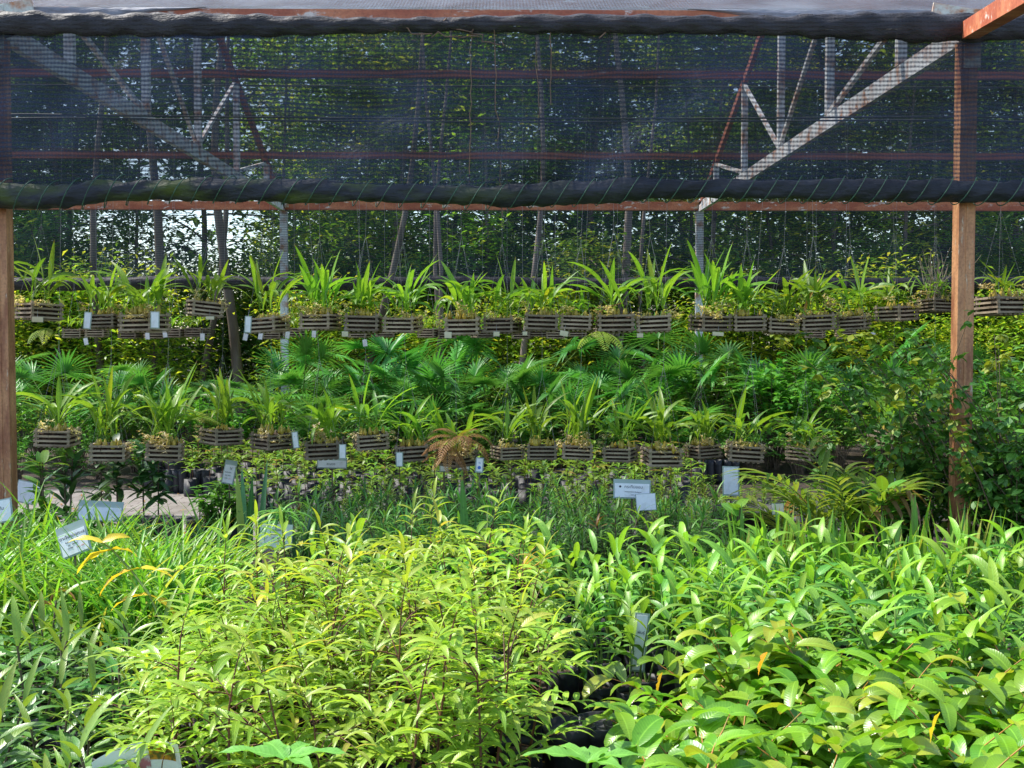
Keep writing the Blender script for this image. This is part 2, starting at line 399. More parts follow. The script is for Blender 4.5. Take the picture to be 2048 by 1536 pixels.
# nets
def cloth(name, x0, x1, nx, ny, fn, m):
    b = MB(); b.quad_grid(ny, nx, lambda i, j: fn(x0 + (x1 - x0) * j, i)); return b.mesh(name, m)
def curtain(x, t):
    z0 = ZE - .04; z1 = 2.50 + rollz(x); z = z0 + (z1 - z0) * t
    e = sin(pi * min(1, t * 1.02))
    y = YN - .115 + .05 * e * sin(x * 1.7 + 2.2 * t + 1) + .03 * e * sin(x * 4.1 - 3 * t) + (.014 * sin(x * 9 + t * 9 + 2 * sin(x * 2)) + .010 * sin(x * 3 - t * 26 + 3 * sin(x * 1.3)) + .006 * sin(x * 21 - t * 14)) * e
    for (xc, tc, k, s) in ((.15, .75, .07, .38), (-.4, .6, .06, .25), (.55, .8, -.06, .25), (-.9, .9, .05, .3), (1.1, .65, .05, .4), (-2, .5, .05, .6), (2.2, .4, -.05, .5)):
        u = (x - xc + (t - tc) * .9) / (s * .7); y -= 1.15 * k * math.exp(-u * u) * math.exp(-((t - tc) / .35) ** 2) * .9
    return (x, y, z)
ROLLPY = [(-400, 400), (0, 396), (120, 402), (230, 390), (420, 386), (650, 389), (850, 394), (1000, 398), (1130, 392), (1300, 383), (1600, 384), (1900, 386), (1980, 388), (2500, 390)]
def rollz(x):
    px = 995 + x * F / 6.95
    for (a, ya), (b_, yb) in zip(ROLLPY, ROLLPY[1:]):
        if a <= px <= b_:
            k = (px - a) / (b_ - a); k = k * k * (3 - 2 * k); return 1.6 + (680 - ya - (yb - ya) * k) * 6.95 / F - 2.50
    return 0
net = obj('shade_net_curtain', None); tag(net, "dark blue-black shade net curtain hanging across the near side above the orchid baskets", "shade net")
me = cloth('net', -6, 6, 300, 40, lambda x, t: curtain(x, t), 'net')
obj('net_cloth', me, net)
b = MB()
def rollfn(i, j):
    x = -6 + 12 * i; a = 2 * pi * j
    r = .060 + .007 * sin(x * 3.1 + sin(x * 7)) + .004 * sin(x * 17 + 3 * a + 2 * sin(x * 3)) + .005 * sin(a * 4 + x * 13 + 3 * sin(x * 5.3)) + .004 * sin(a * 2 - x * 31 + 2 * sin(x * 11)) + .003 * sin(a * 7 + x * 61)
    px = 995 + x * F / 6.95
    if px < 330: r += .016 * min(1, (330 - px) / 250)
    if px > 1900: r += .006 * sin(x * 29 + a * 3)
    return (x, YN - .14 + r * cos(a) * .8, 2.50 + rollz(x) + r * sin(a))
b.quad_grid(520, 20, rollfn); obj('rolled_hem', b.mesh('roll', 'roll'), net)
b = MB(); pts = []
for i in range(2800):
    x = -6 + 12 * i / 2799; a = x * 2 * pi / .135 + .8 * sin(x * 3)
    r = .082 + (.016 if x < -2.2 else 0)
    pts.append((x + .03 * sin(a), YN - .14 - r * .82 * cos(a), 2.50 + rollz(x) + r * sin(a)))
b.tube(pts, .0035, 4, cap=False); obj('lashing_cord', b.mesh('cord', 'rope'), net)
# net rolled round the eave beam
b = MB()
def eave(i, j):
    x = -6 + 12 * i; a = 2 * pi * j; mid = math.exp(-((x + .1) / 1.7) ** 4)
    r = .052 + .008 * sin(x * 3.1) + .005 * sin(x * 19 + a * 2) + .004 * sin(a * 3 - x * 33); rz = r * (1.45 - .5 * mid)
    zc = ZE - .012 - .012 * mid + .012 * sin(x * 1.3 + 1)
    return (x, YN - .12 + r * cos(a) * .7, zc + rz * sin(a))
b.quad_grid(480, 18, eave); obj('eave_wrap', b.mesh('wrap', 'flap'), net)
for xa, xb in ((-6, -1.75), (1.15, 6)):   # laps of roof net hanging over the beam face at both ends
    b = MB()
    def lap(i, j):
        x = xa + (xb - xa) * i; en = min(1, (xb - x if xb < 0 else x - xa) / .9)
        zt = ZE + .100; zb = zt - (.10 + .012 * sin(x * 4) + .010 * sin(x * 13)) * max(0.04, en)
        return (x, YN - .046 - .010 * sin(pi * j) - .004 * sin(x * 6 + j * 2), zt + (zb - zt) * j)
    b.quad_grid(200, 6, lap); obj('beam_lap', b.mesh('lap', 'lapnet'), net)
M['roofnet_near'] = netmat('shade_net_roof_near', .36, (.15, .18, .21), 38, 'Y', gl=.4, bump=1)
for s, y0, y1 in ((0, YN - .03, RIDGE), (1, RIDGE, YF + .1)):
    rn = cloth('roof', -9, 9, 90, 60, lambda x, t, y0=y0, y1=y1: (x, y0 + (y1 - y0) * t, roofz(y0 + (y1 - y0) * t) + .045 - .05 * abs(sin(pi * ((y0 + (y1 - y0) * t) - 8.15) / 1.725)) + .01 * sin(x * 5 + t * 7)), 'roofnet' if s else 'roofnet_near')
    tag(obj('roof_shade_net', rn), "grey knitted shade net stretched over the %s slope of the roof frame" % ("rear" if s else "near sunlit"), "shade net")
fn_ = obj('shade_net_curtain', None); tag(fn_, "thin far shade net curtain with a dark rolled hem, hanging in front of the trees", "shade net")
FZ = 1.6 + (680 - 568) * YF / F
obj('net_cloth', cloth('farcloth', -9, 9, 120, 12, lambda x, t: (x, YF - .07 + .04 * sin(x * 1.3 + t * 3) * sin(pi * t), ZE - .06 + (FZ - ZE + .06) * t), 'farnet'), fn_)
b = MB(); b.quad_grid(240, 12, lambda i, j: (-9 + 18 * i, YF - .08 + .10 * cos(2 * pi * j), FZ + .015 * sin(i * 30) + (.09 + .008 * sin(i * 200)) * sin(2 * pi * j)))
obj('rolled_hem', b.mesh('farroll', 'flap'), fn_)

# hanging cables and dry tendrils
CAB = []
for Y, z0 in ((7.42, 3.03), (8.0, 3.12)):
    b = MB(); b.tube([(x / 4, Y, z0 + .02 * ((x / 4 - XL) % bay - bay / 2) ** 2 / 8) for x in range(-36, 37)], .006, 5, cap=False)
    tag(obj('hanging_cable', b.mesh('cable', 'cable')), "thin dark cable strung between the trusses that holds the %s basket row" % ("upper" if Y < 7.5 else "lower"), "cable")
def tendril(pts, r, lab):
    b = MB(); b.tube(pts, r, 5); tag(obj('dry_vine', b.mesh('tendril', 'tendril')), lab, "vine", "dry vines on the shade net")
def wig(px0, py0, px1, py1, n=10, a=5, Y=6.86):
    return [P(px0 + (px1 - px0) * k / n + U(-a, a), py0 + (py1 - py0) * k / n + U(-a / 2, a / 2), Y + U(-.005, .005)) for k in range(n + 1)]
tendril(wig(942, 60, 940, 400, 16, 4), .0028, "long dry brown vine hanging straight down the middle of the net")
tendril(wig(985, 55, 1005, 430, 16, 4), .0028, "long dry brown vine on the net, right of the other long one")
tendril(wig(740, 50, 960, 80, 14, 16), .004, "tangled dry vine looping along the top of the net")
tendril(wig(880, 40, 1000, 90, 14, 18), .004, "knotted dry vine tuft at the top centre of the net")
tendril(wig(1070, 85, 1085, 360, 12, 3), .002, "thin dry vine hanging down the net near its centre right")
tendril(wig(1100, 60, 1102, 210, 8, 2), .003, "short thick dry vine hanging from the top of the net")
tendril(wig(1200, 75, 1235, 30, 6, 4), .004, "short curled dry vine tip above the net, right of centre")
tendril(wig(325, 75, 330, 30, 6, 4), .003, "short pale string tied over the beam at upper left")

# ------------------------------------------------------------------ plant builders -> part lists
def shoot(b, st, p, az, el, L, n, ll, lw, droop, curve=.5, r=.003, shape='lance', N=5, yg=0, spread=.95, two=True, **k):
    """stem of length L with n leaves alternating two-ranked"""
    pts = [Vector(p)]; e = el; q = Vector(p); st_ = 8
    for i in range(st_):
        e2 = e - curve * (i / st_); q = q + Vector((cos(e2) * cos(az), cos(e2) * sin(az), sin(e2))) * (L / st_); pts.append(q.copy())
    if st is not None: st.tube(pts, [r * (1 - .6 * i / st_) for i in range(st_ + 1)], 5, cap=False)
    for i in range(n):
        t = .25 + .75 * (i + .5) / n; f = t * st_; a = int(min(st_ - 1, f)); w = pts[a].lerp(pts[a + 1], f - a)
        sgn = 1 if i % 2 else -1; la = az + sgn * spread + U(-.25, .25) if two else U(0, 2 * pi)
        if not two: la = i * 2.4 + az
        b.leaf(w, la, U(.2, .7), ll * U(.75, 1.15) * (1 - .25 * max(0, t - .8) * 5), lw * U(.85, 1.15), droop * U(.7, 1.3), N, shape, yg=min(1, yg * U(.2, 1.3) * (t > .7)) if yg else 0, roll=U(-.35, .35), **k)
    b.leaf(pts[-1], az + U(-.2, .2), e2 + .2, ll * .9, lw * .8, droop, N, shape, yg=yg * U(.3, 1), **k)
    return pts
def pot(r=.085, h=.19):
    b = MB(); b.lathe([(0, .0), (r * .92, .0), (r, h * .15), (r * .98, h * .6), (r, h), (r * .95, h * 1.02), (r * .93, h * .88), (0, h * .88)], 16, wob=.03)
    return b.mesh('pot', 'bag')
def potc(r, h):
    b = MB(); b.lathe([(0, 0), (r * .92, 0), (r, h * .15), (r * .98, h * .6), (r, h), (r * .95, h * 1.02), (r * .93, h * .88)], 16, wob=.03)
    b.cur = 1; b.lathe([(r * .93, h * .86), (0, h * .9)], 16); return b.mesh('pot', ['bag', 'compost'])
POT = potc(.085, .19); POTL = potc(.10, .22); POTS = potc(.055, .14)
def v_sapling():
    f = MB(); s = MB(); H = U(.40, .50); lean = U(0, 2 * pi)
    pts = [Vector((0, 0, .15))]
    for i in range(6): pts.append(pts[-1] + Vector((cos(lean) * .018 * U(0, 1), sin(lean) * .018 * U(0, 1), H / 6)))
    s.tube(pts, [.005, .0045, .004, .0035, .003, .0025, .002], 5, cap=False)
    for i in range(10):
        k = U(.25, .98); a = pts[0].lerp(pts[-1], k)
        shoot(f, s, a, i * 2.4 + U(-.4, .4), U(.35, .95), U(.10, .22), 6, U(.08, .125), U(.015, .021), 1.1, .7, .002, yg=.5 if (k > .85 and RND() < .4) else .04, fold=.3)
    shoot(f, s, pts[-1], lean, 1.35, .10, 7, .10, .016, .9, .3, .002, yg=.8 if RND() < .3 else .15, two=False)
    return [('pot', POT), ('stem', s.mesh('st', 'redstem')), ('foliage', f.mesh('lf', 'sapling'))]
def v_ginger():
    f = MB(); s = MB()
    for k in range(random.choice((2, 3, 3))):
        az = U(0, 2 * pi); el = U(1.22, 1.5); L = U(.36, .54); p = Vector((U(-.03, .03), U(-.03, .03), .18)); pts = [p]
        for i in range(8): pts.append(pts[-1] + Vector((cos(el - .03 * i) * cos(az), cos(el - .03 * i) * sin(az), sin(el - .03 * i))) * L / 8)
        s.tube(pts, [.007 - .0005 * i for i in range(9)], 6, cap=False)
        pl = U(0, pi); n = random.randint(6, 8)
        for i in range(n):
            t = .45 + .55 * i / (n - 1); q = pts[int(min(7, t * 8))].lerp(pts[int(min(7, t * 8)) + 1], (t * 8) % 1 if t < 1 else 1)
            f.leaf(q, pl + (pi if i % 2 else 0) + U(-.45, .45), U(.5, 1.0) + .35 * (t > .9), U(.17, .27), U(.032, .048), U(.9, 1.7), 7, 'lance', fold=.3, roll=U(-.4, .4), wave=.12, yg=U(.3, .9) if t > .85 else 0, twist=U(-.4, .4))
    return [('pot', POTL), ('stem', s.mesh('st', 'greenstem')), ('foliage', f.mesh('lf', 'ginger'))]
def v_oval():
    f = MB(); s = MB()
    for k in range(5):
        az = k * 1.3 + U(-.4, .4); el = U(.85, 1.45); L = U(.28, .46)
        pts = [Vector((U(-.02, .02), U(-.02, .02), .18))]; e = el; a2 = az
        for i in range(8):
            e -= U(.02, .14); a2 += U(-.25, .25); pts.append(pts[-1] + Vector((cos(e) * cos(a2), cos(e) * sin(a2), sin(e))) * L / 8)
        s.tube(pts, [.004 - .0003 * i for i in range(9)], 5, cap=False)
        for i in range(1, 9):
            for sg in ((1, -1) if i % 2 == 0 else (1 if i % 4 == 1 else -1,)):
                f.leaf(pts[i], a2 + sg * U(.7, 1.3), U(-.1, .75), U(.10, .15), U(.044, .060), U(.7, 1.7), 6, 'oval', fold=.3, roll=U(-.5, .5), yg=U(.2, 1) if ((i > 7 and RND() < .4) or RND() < .05) else 0)
    return [('pot', POT), ('stem', s.mesh('st', 'orangestem')), ('foliage', f.mesh('lf', 'oval'))]
def v_grass():
    f = MB()
    for k in range(34):
        f.leaf((U(-.05, .05), U(-.05, .05), .15), U(0, 2 * pi), U(.9, 1.5), U(.32, .58), U(.015, .026), U(.5, 1.9), 7, 'grass', fold=.5, yg=U(.5, 1) if RND() < .06 else 0)
    return [('pot', POT), ('foliage', f.mesh('lf', 'grass'))]
def v_lance():
    f = MB(); s = MB()
    for k in range(2):
        L = U(.26, .40); az = U(0, 6.3); el = U(1.25, 1.5); pts = [Vector((U(-.03, .03), U(-.03, .03), .17))]
        for i in range(6): pts.append(pts[-1] + Vector((cos(el) * cos(az), cos(el) * sin(az), sin(el))) * L / 6)
        s.tube(pts, .0045, 5, cap=False)
        for i in range(15):
            t = .2 + .8 * i / 14; q = pts[0].lerp(pts[-1], t)
            f.leaf(q, i * 2.4 + U(-.3, .3), U(.1, .7) + .5 * (t > .9), U(.15, .22), U(.022, .034), U(.4, 1.1), 6, 'lance', fold=.25, roll=U(-.3, .3), yg=.7 if t > .93 else 0)
    return [('pot', POT), ('stem', s.mesh('st', 'woodystem')), ('foliage', f.mesh('lf', 'lance'))]
def v_podo():
    f = MB(); s = MB(); red = RND() < .2
    for k in range(3):
        L = U(.34, .52); az = U(0, 6.3); el = U(1.1, 1.45); pts = [Vector((0, 0, .16))]
        for i in range(6): pts.append(pts[-1] + Vector((cos(el) * cos(az), cos(el) * sin(az), sin(el))) * L / 6)
        s.tube(pts, .004, 5, cap=False)
        for i in range(46):
            t = .2 + .8 * (i / 45) ** .8; q = pts[0].lerp(pts[-1], t)
            f.leaf(q, i * 2.4, U(.1, .6) + .7 * (t > .95), U(.11, .18), U(.011, .016), U(.5, 1.6), 5, 'lance', fold=.2, yg=(.8 if (red and k == 0 and t > .9) else 0))
    return [('pot', POT), ('stem', s.mesh('st', 'woodystem')), ('foliage', f.mesh('lf', 'podo'))]
def v_seed(kind=0):
    b = MB(); r = .048; h = .13
    b.lathe([(0, 0), (r * .95, 0), (r, .03), (r * .97, h), (r * .9, h * .93), (0, h * .9)], 10, wob=.05)
    H = U(.14, .24) if kind == 0 else U(.10, .16)
    b.cur = 1; b.tube([(0, 0, .12), (U(-.01, .01), U(-.01, .01), .12 + H)], .0022, 4, cap=False)
    b.cur = 2
    if kind == 0:
        for i in range(13):
            t = U(.3, 1); b.leaf((0, 0, .12 + H * t), i * 2.4, U(.1, .8), U(.06, .10), U(.018, .028), U(.6, 1.4), 4, 'lance', yg=U(.2, .9) if t > .9 and RND() < .4 else 0)
    else:
        for i in range(42):
            t = (i / 41); b.leaf((0, 0, .12 + H * t), i * 2.4, U(.3, .8), U(.03, .05), U(.007, .010), .6, 2, 'lance')
    return b.mesh('seedling', ['bag', 'redstem', 'seed'])
def fan(f, s, base, az, el, L, rad):
    pts = [Vector(base)]; e = el
    for i in range(6):
        e -= .09; pts.append(pts[-1] + Vector((cos(e) * cos(az), cos(e) * sin(az), sin(e))) * L / 6)
    s.tube(pts, [.007 - .0006 * i for i in range(7)], 5, cap=False)
    c = pts[-1]; e += U(-.35, .75); T = Vector((cos(e - .35) * cos(az), cos(e - .35) * sin(az), sin(e - .35))); sd = Vector((-sin(az), cos(az), 0)); nrm = sd.cross(T) * -1
    rv = RND(); n = 26
    for k in range(n):
        a = (k / (n - 1) - .5) * 4.5; d = T * cos(a) + sd * sin(a)
        az2 = math.atan2(d.y, d.x); el2 = math.asin(max(-1, min(1, d.z)))
        f.leaf(c, az2, el2 + .10, rad * U(.9, 1.05), rad * .085, U(.25, .7), 4, 'lance', fold=.5, rv=min(1, max(0, rv + U(-.15, .15))))
def v_fan():
    f = MB(); s = MB()
    for k in range(9): fan(f, s, (U(-.04, .04), U(-.04, .04), .15), k * 2.4 + U(-.3, .3), U(.95, 1.5), U(.55, 1.05), U(.26, .36))
    return [('petioles', s.mesh('st', 'greenstem')), ('foliage', f.mesh('lf', 'fan'))]
def v_bush(H=1.2, Rr=.45, n=26, ll=.09, lw=.045, shape='oval', m='bush', yp=.1):
    f = MB(); s = MB()
    for k in range(n):
        az = k * 2.4; rr = Rr * U(.2, 1); h = H * U(.35, 1) * (1 - .25 * (rr / Rr) ** 2); tip = Vector((rr * cos(az), rr * sin(az), h)); b0 = Vector((U(-.05, .05), U(-.05, .05), .0))
        mid = b0.lerp(tip, .55) + Vector((0, 0, .12 * H)); s.tube([b0, b0.lerp(mid, .5) + Vector((0, 0, .05)), mid, tip], [.008, .006, .004, .002], 4, cap=False)
        yy = 1 if RND() < yp else 0
        for i in range(16):
            t = U(.15, 1); q = mid.lerp(tip, t)
            f.leaf(q + Vector((U(-.03, .03), U(-.03, .03), U(-.03, .03))), U(0, 6.3), U(-.3, .7), ll * U(.7, 1.2), lw * U(.8, 1.2), U(.3, 1.1), 4, shape, yg=yy * U(.3, 1), roll=U(-.4, .4))
    return [('stem', s.mesh('st', 'woodystem')), ('foliage', f.mesh('lf', m))]
def frond(f, base, az, el, L, w, droop, rv=.5, yg=0):
    """pinnate-pinnate fern frond"""
    q = Vector(base); n = 13; e = el
    for i in range(n):
        t = i / n; e2 = el - droop * t; q = q + Vector((cos(e2) * cos(az), cos(e2) * sin(az), sin(e2))) * L / n
        wl = w * (1 - t) ** .8 * min(1, .5 + t * 3)
        for sg in (1, -1):
            a = az + sg * 1.15; m_ = 6; r = Vector(q); st = wl / m_
            for j in range(m_):
                r = r + Vector((cos(a) * cos(e2 * .4 - .3), sin(a) * cos(e2 * .4 - .3), sin(e2 * .4 - .35))) * st
                lw = wl * .20 * (1 - j / m_ * .7)
                for g in (1, -1): f.leaf(r, a + g * .95, e2 * .3 - .2, lw * 1.2 + .008, .008, .3, 1 + 1, 'lance', rv=rv, yg=yg, fold=.1)
    return f
def v_fern(m, n=5, L=.3, spread=6.3, az0=0, el=.9, droop=1.7):
    f = MB(); br = m == 'fernbrown'
    for k in range(n): frond(f, (0, 0, 0), az0 + spread * k / n + U(-.2, .2), el * U(.5, 1.3), L * U(.7, 1.2), L * (.42 if br else .34), droop * U(.8, 1.2), RND(), U(0, .6))
    return f.mesh('fronds', m)
def v_areca(n=9):
    f = MB(); s = MB()
    for k in range(n):
        az = k * 2.4 + .4; el = U(1.1, 1.45); L = U(.6, .9); pts = [Vector((U(-.03, .03), U(-.03, .03), .12))]; e = el; dr = U(.9, 1.4)
        for i in range(12): pts.append(pts[-1] + Vector((cos(e) * cos(az), cos(e) * sin(az), sin(e))) * L / 12); e = el - dr * (i / 12) ** 1.5
        s.tube(pts, [.007 - .0005 * i for i in range(13)], 5, cap=False); old = (k == 2)
        for i in range(5, 13):
            for sg in (1, -1): f.leaf(pts[i], az + sg * U(.6, .9), .35 + (el - dr * (i / 12) ** 1.5) * .5 - (.9 if old else 0), U(.22, .30), U(.026, .036), U(.7, 1.2), 6, 'lance', fold=.35, yg=.9 if old else (U(.0, .3)))
    return [('petioles', s.mesh('st', 'greenstem')), ('foliage', f.mesh('lf', 'palmlet'))]
def v_sword(m='snake', n=8, L=.5, w=.05, el0=1.2):
    f = MB()
    for k in range(n): f.leaf((U(-.04, .04), U(-.04, .04), .02), U(0, 6.3), U(el0, 1.54), L * U(.6, 1.1), w * U(.8, 1.1), U(0, .25), 6, 'sword', fold=.3, twist=U(-.5, .5), yg=.9 if RND() < .1 else 0)
    return f.mesh('blades', m)

# orchids in slat baskets (unit basket: side .22, height .105)
def slat_basket():
    b = MB(); s = .22; h = s / 2
    for k in range(4):
        z = .008 + k * .028
        for sg in (1, -1):
            j = U(-.003, .003)
            b.box((0, sg * (h - .006) + j, z), (s * U(.98, 1.03), .012, .0125)); b.box((sg * (h - .006) + j, 0, z + .003), (.012, s * U(.98, 1.03), .0125))
    for i in range(6): b.box((-h + .03 + i * .032, 0, -.004), (.017, s - .02, .006))
    for sx in (1, -1):
        for sy in (1, -1): b.box((sx * (h - .014), sy * (h - .014), .055), (.014, .014, .115))
    return b.mesh('basket', 'slat', False)
BASK = [slat_basket() for _ in range(3)]
def fillmesh():
    b = MB(); b.box((0, 0, .045), (.17, .17, .075)); b.quad_grid(8, 8, lambda i, j: ((i - .5) * .19, (j - .5) * .19, .082 + .02 * sin(i * 9) * sin(j * 8) + U(-.008, .012)))
    for k in range(30):
        a = U(0, 6.3); x, y = .10 * cos(a) * U(.6, 1.15), .10 * sin(a) * U(.6, 1.15); z = .1
        b.tube([(x, y, z), (x * 1.15, y * 1.15, z + U(-.01, .02)), (x * 1.25, y * 1.25, z - U(.02, .06))], .0012, 3, cap=False)
    return b.mesh('fill', 'compost')
FILL = [fillmesh() for _ in range(2)]
def v_orchid(n=8, sc=1.0, yel=.04, lo=.0):
    f = MB(); bl = MB(); fl = MB()
    for k in range(n):
        x, y = U(-.085, .085), U(-.07, .07); z = .085; hb = U(.035, .065)
        bl.lathe([(.004, -.005), (.013, hb * .15), (.015, hb * .35), (.009, hb * .75), (.003, hb)], 7, (x, y, z))
        az0 = U(0, 6.3)
        for g in range(random.choice((2, 2, 3))):
            L = U(.24, .46) * sc; az = az0 + g * pi + U(-.6, .6)
            f.leaf((x, y, z + hb * .9), az, U(.85, 1.5) - lo, L, U(.030, .044) * min(1, sc), U(1.0, 2.4) if RND() < .75 else U(0, .5), 8, 'strap', fold=.3, roll=U(-.3, .3), twist=U(-.8, .8), yg=U(.5, 1) if RND() < yel else 0)
    for k in range(5):
        x, y = U(-.1, .1), U(-.1, .1); hb = U(.03, .05); bl.lathe([(.004, -.005), (.012, hb * .2), (.013, hb * .4), (.003, hb)], 7, (x, y, .085))
    def bloom(cx, cy, cz, rr, cnt):
        for q in range(cnt):
            a = U(0, 6.3); e = U(-1, 1); r = rr * U(.3, 1); p = Vector((cx + r * cos(a) * cos(e), cy + r * sin(a) * cos(e), cz + r * sin(e))); a0 = U(0, 6.3)
            for j in range(5): fl.leaf(p, a0 + j * 1.26, U(-.2, .8), U(.022, .032), .010, U(.3, 1.2), 2, 'lance', yg=0)
            fl.leaf(p, a0, .1, .008, .007, .6, 2, 'round', yg=.9)
    for k in range(random.choice((2, 3, 4))):
        a = U(-3.0, -.1); bloom(.14 * cos(a), .14 * sin(a), U(.06, .17), .055, 11)
    return [('pseudobulbs', bl.mesh('bulb', 'bulb')), ('foliage', f.mesh('lf', 'orchid')), ('flowers', fl.mesh('fl', 'petal'))]
ORCH = [v_orchid(random.choice((8, 10, 12, 13)), U(.85, 1.12)) for _ in range(12)]
ORCHS = [v_orchid(6, .55), v_orchid(9, .6, lo=.3)]

UP = [(30, 125, 603, 640, .55), (180, 240, 620, 657, .95), (245, 335, 622, 664, .78), (365, 450, 593, 633, .35), (497, 578, 628, 665, .75), (602, 680, 620, 660, .8), (692, 762, 625, 665, .97), (768, 845, 628, 665, .8), (890, 962, 630, 670, .95), (965, 1045, 627, 667, .75), (1048, 1116, 625, 662, .98), (1118, 1190, 628, 662, .85), (1193, 1268, 630, 665, .97), (1270, 1345, 630, 665, .9), (1380, 1460, 622, 662, .22), (1462, 1527, 630, 662, .98), (1530, 1593, 630, 668, .97), (1596, 1665, 628, 660, .95), (1668, 1748, 625, 660, .65), (1750, 1836, 602, 642, .4), (1838, 1906, 588, 625, .25), (1958, 2048, 598, 630, .2)]
LOW = [(78, 152, 862, 892, .05), (180, 260, 888, 920, .15), (290, 370, 882, 918, .15), (398, 487, 860, 888, .5), (500, 590, 863, 897, .5), (615, 690, 880, 915, .95), (703, 782, 865, 897, .2), (788, 860, 890, 922, .08), (872, 958, 900, 930, .5), (980, 1050, 890, 918, .3), (1053, 1116, 887, 918, .95), (1122, 1186, 890, 918, .95), (1203, 1280, 888, 922, .7), (1284, 1362, 895, 930, .1), (1370, 1442, 885, 915, .3), (1450, 1525, 887, 920, .92), (1570, 1650, 890, 920, .5), (1738, 1830, 862, 893, .33), (1838, 1905, 824, 852, .1)]
def hangwire(z0, s, zc, tilt):
    b = MB(); ap = min(.62, zc - .1)
    for sx in (1, -1):
        for sy in (1, -1): b.tube([(sx * .095, sy * .095, .10), (0, 0, ap)], .0007, 4, cap=False)
    b.tube([(0, 0, ap), (0, 0, zc)], .0008, 4, cap=False)
    return b.mesh('wire', 'wire')
import itertools
def lab_up(i):
    L = ["slat basket half hidden behind the left post", "slat basket with white tag at its left end, second from the left post", "slat basket with white tag on its right end, beside a tagged one", "tilted slat basket hanging higher than its neighbours, near the left",
         "slat basket with narrow white tag, just left of the far left post", "slat basket with long arching leaves, just right of the far left post", "slat basket face-on with cream blooms, third right of the far left post", "slat basket with small leaves and cream blooms, before the big cream cluster",
         "slat basket with big cream flower cluster spilling at its left", "slat basket packed with orange pseudobulbs, next right of the big cream cluster", "slat basket with few short leaves near the middle of the row", "almost bare slat basket with a small green fern leaf on its side",
         "slat basket above the hanging yellow fern frond", "slat basket right of the one above the yellow fern frond", "slat basket with arching leaves under the far right post", "slat basket next right of the one under the far right post", "slat basket with cream flowers hanging down its front",
         "slat basket with a long brown withered leaf", "slat basket with a cream bloom hanging below it, right part of row", "slat basket turned corner-on, low leaves, left of the dry canes basket", "slat basket with tall dry canes beside the right post", "slat basket of short yellow-green leaves right of the right post"]
    return L[i] + ", upper row"
def lab_low(i):
    L = ["dark slat basket nearest the left post", "slat basket with drooping leaves, second from the left post", "slat basket third from the left post", "slat basket full of long yellow leaves with a pale fern", "slat basket turned corner-on with a grey tag at its right", "slat basket with yellow bulbs and a white tag", "slat basket raised slightly with cream flowers",
         "slat basket with a white tag, next left of the brown fern", "slat basket hidden behind the brown fern", "slat basket just right of the brown fern", "slat basket second right of the brown fern", "slat basket with hanging cream flowers, third right of the brown fern", "slat basket with tall upright leaves and corner toward the viewer",
         "lowest slat basket with yellow upright leaf and hanging flowers", "dark slat basket in the shade left of the white hanging card", "slat basket just above the white hanging card", "dark slat basket behind the feathery palm", "slat basket with broad pleated leaves, corner-on, left of the right post", "small dark slat basket touching the right post"]
    return L[i] + ", lower row"
def place_basket(i, row, d):
    x0, x1, yt, yb, f = d; Y = 7.42 if row == 0 else 8.0; zc = 3.03 if row == 0 else 3.12
    phi = math.atan2(f, 1 - f); wid = (x1 - x0) * Y / F; s = wid / (sin(phi) + cos(phi)) / .22
    s = max(.78, min(1.12, s))
    c = P((x0 + x1) / 2, yb, Y); z = c.z + .004
    if phi > pi / 4: phi -= pi / 2
    tilt = (U(-.05, .05), U(-.06, .06))
    if row == 0 and i == 3: tilt = (.02, .10)
    if row == 0 and i == 20: orch = None
    orch = ORCH[(i * 5 + row * 4 + i // 3) % len(ORCH)] if not (row == 0 and i in (11, 19, 21)) else ORCHS[i % 2]
    if row == 0 and i == 20: orch = ORCHS[1]
    wire = hangwire(0, s, (zc - z) / s, 0)
    parts = [('basket', BASK[i % 3], [('potting_bark', FILL[i % 2])]), ('hanging_wire', wire)]
    r = thing('orchid_basket', (lab_up if row == 0 else lab_low)(i), "hanging basket", parts, c + Vector((0, 0, .004)), (tilt[0], tilt[1], phi), s, "hanging orchid baskets")
    # the orchid: a part of the planted basket, turned its own way
    for nm, me in orch:
        o = obj(nm, me, r); o.rotation_euler.z = i * 1.3 if nm != 'flowers' else -phi + U(-.3, .3)
        o.scale = (1, 1, U(.9, 1.15))
    return r, c, s, phi
BR = [place_basket(i, 0, d) for i, d in enumerate(UP)]; BL = [place_basket(i, 1, d) for i, d in enumerate(LOW)]
# dense short plant over basket 22, dry canes on basket 21
r, c, s, phi = BR[20]; b = MB()
f = MB()
for k in range(26):
    az = U(0, 6.3); el = U(.9, 1.5); L = U(.22, .48); pts = [Vector((U(-.07, .07), U(-.05, .05), .09))]
    for i in range(8): pts.append(pts[-1] + Vector((cos(el) * cos(az), cos(el) * sin(az), sin(el))) * L / 8); az += U(-.3, .3); el += U(-.12, .12)
    b.tube(pts, [.0035, .0045, .004, .0035, .0035, .003, .0025, .002, .0015], 5)
    if k % 2:
        for i in range(1, 6): f.leaf(pts[i], U(0, 6.3), U(0, .8), U(.035, .06), .014, .7, 3, 'oval', fold=.3)
obj('cane', b.mesh('canes', 'cane'), r)["label"] = "tall bare dry grey canes"
obj('foliage', f.mesh('canelf', 'orchid'), r)
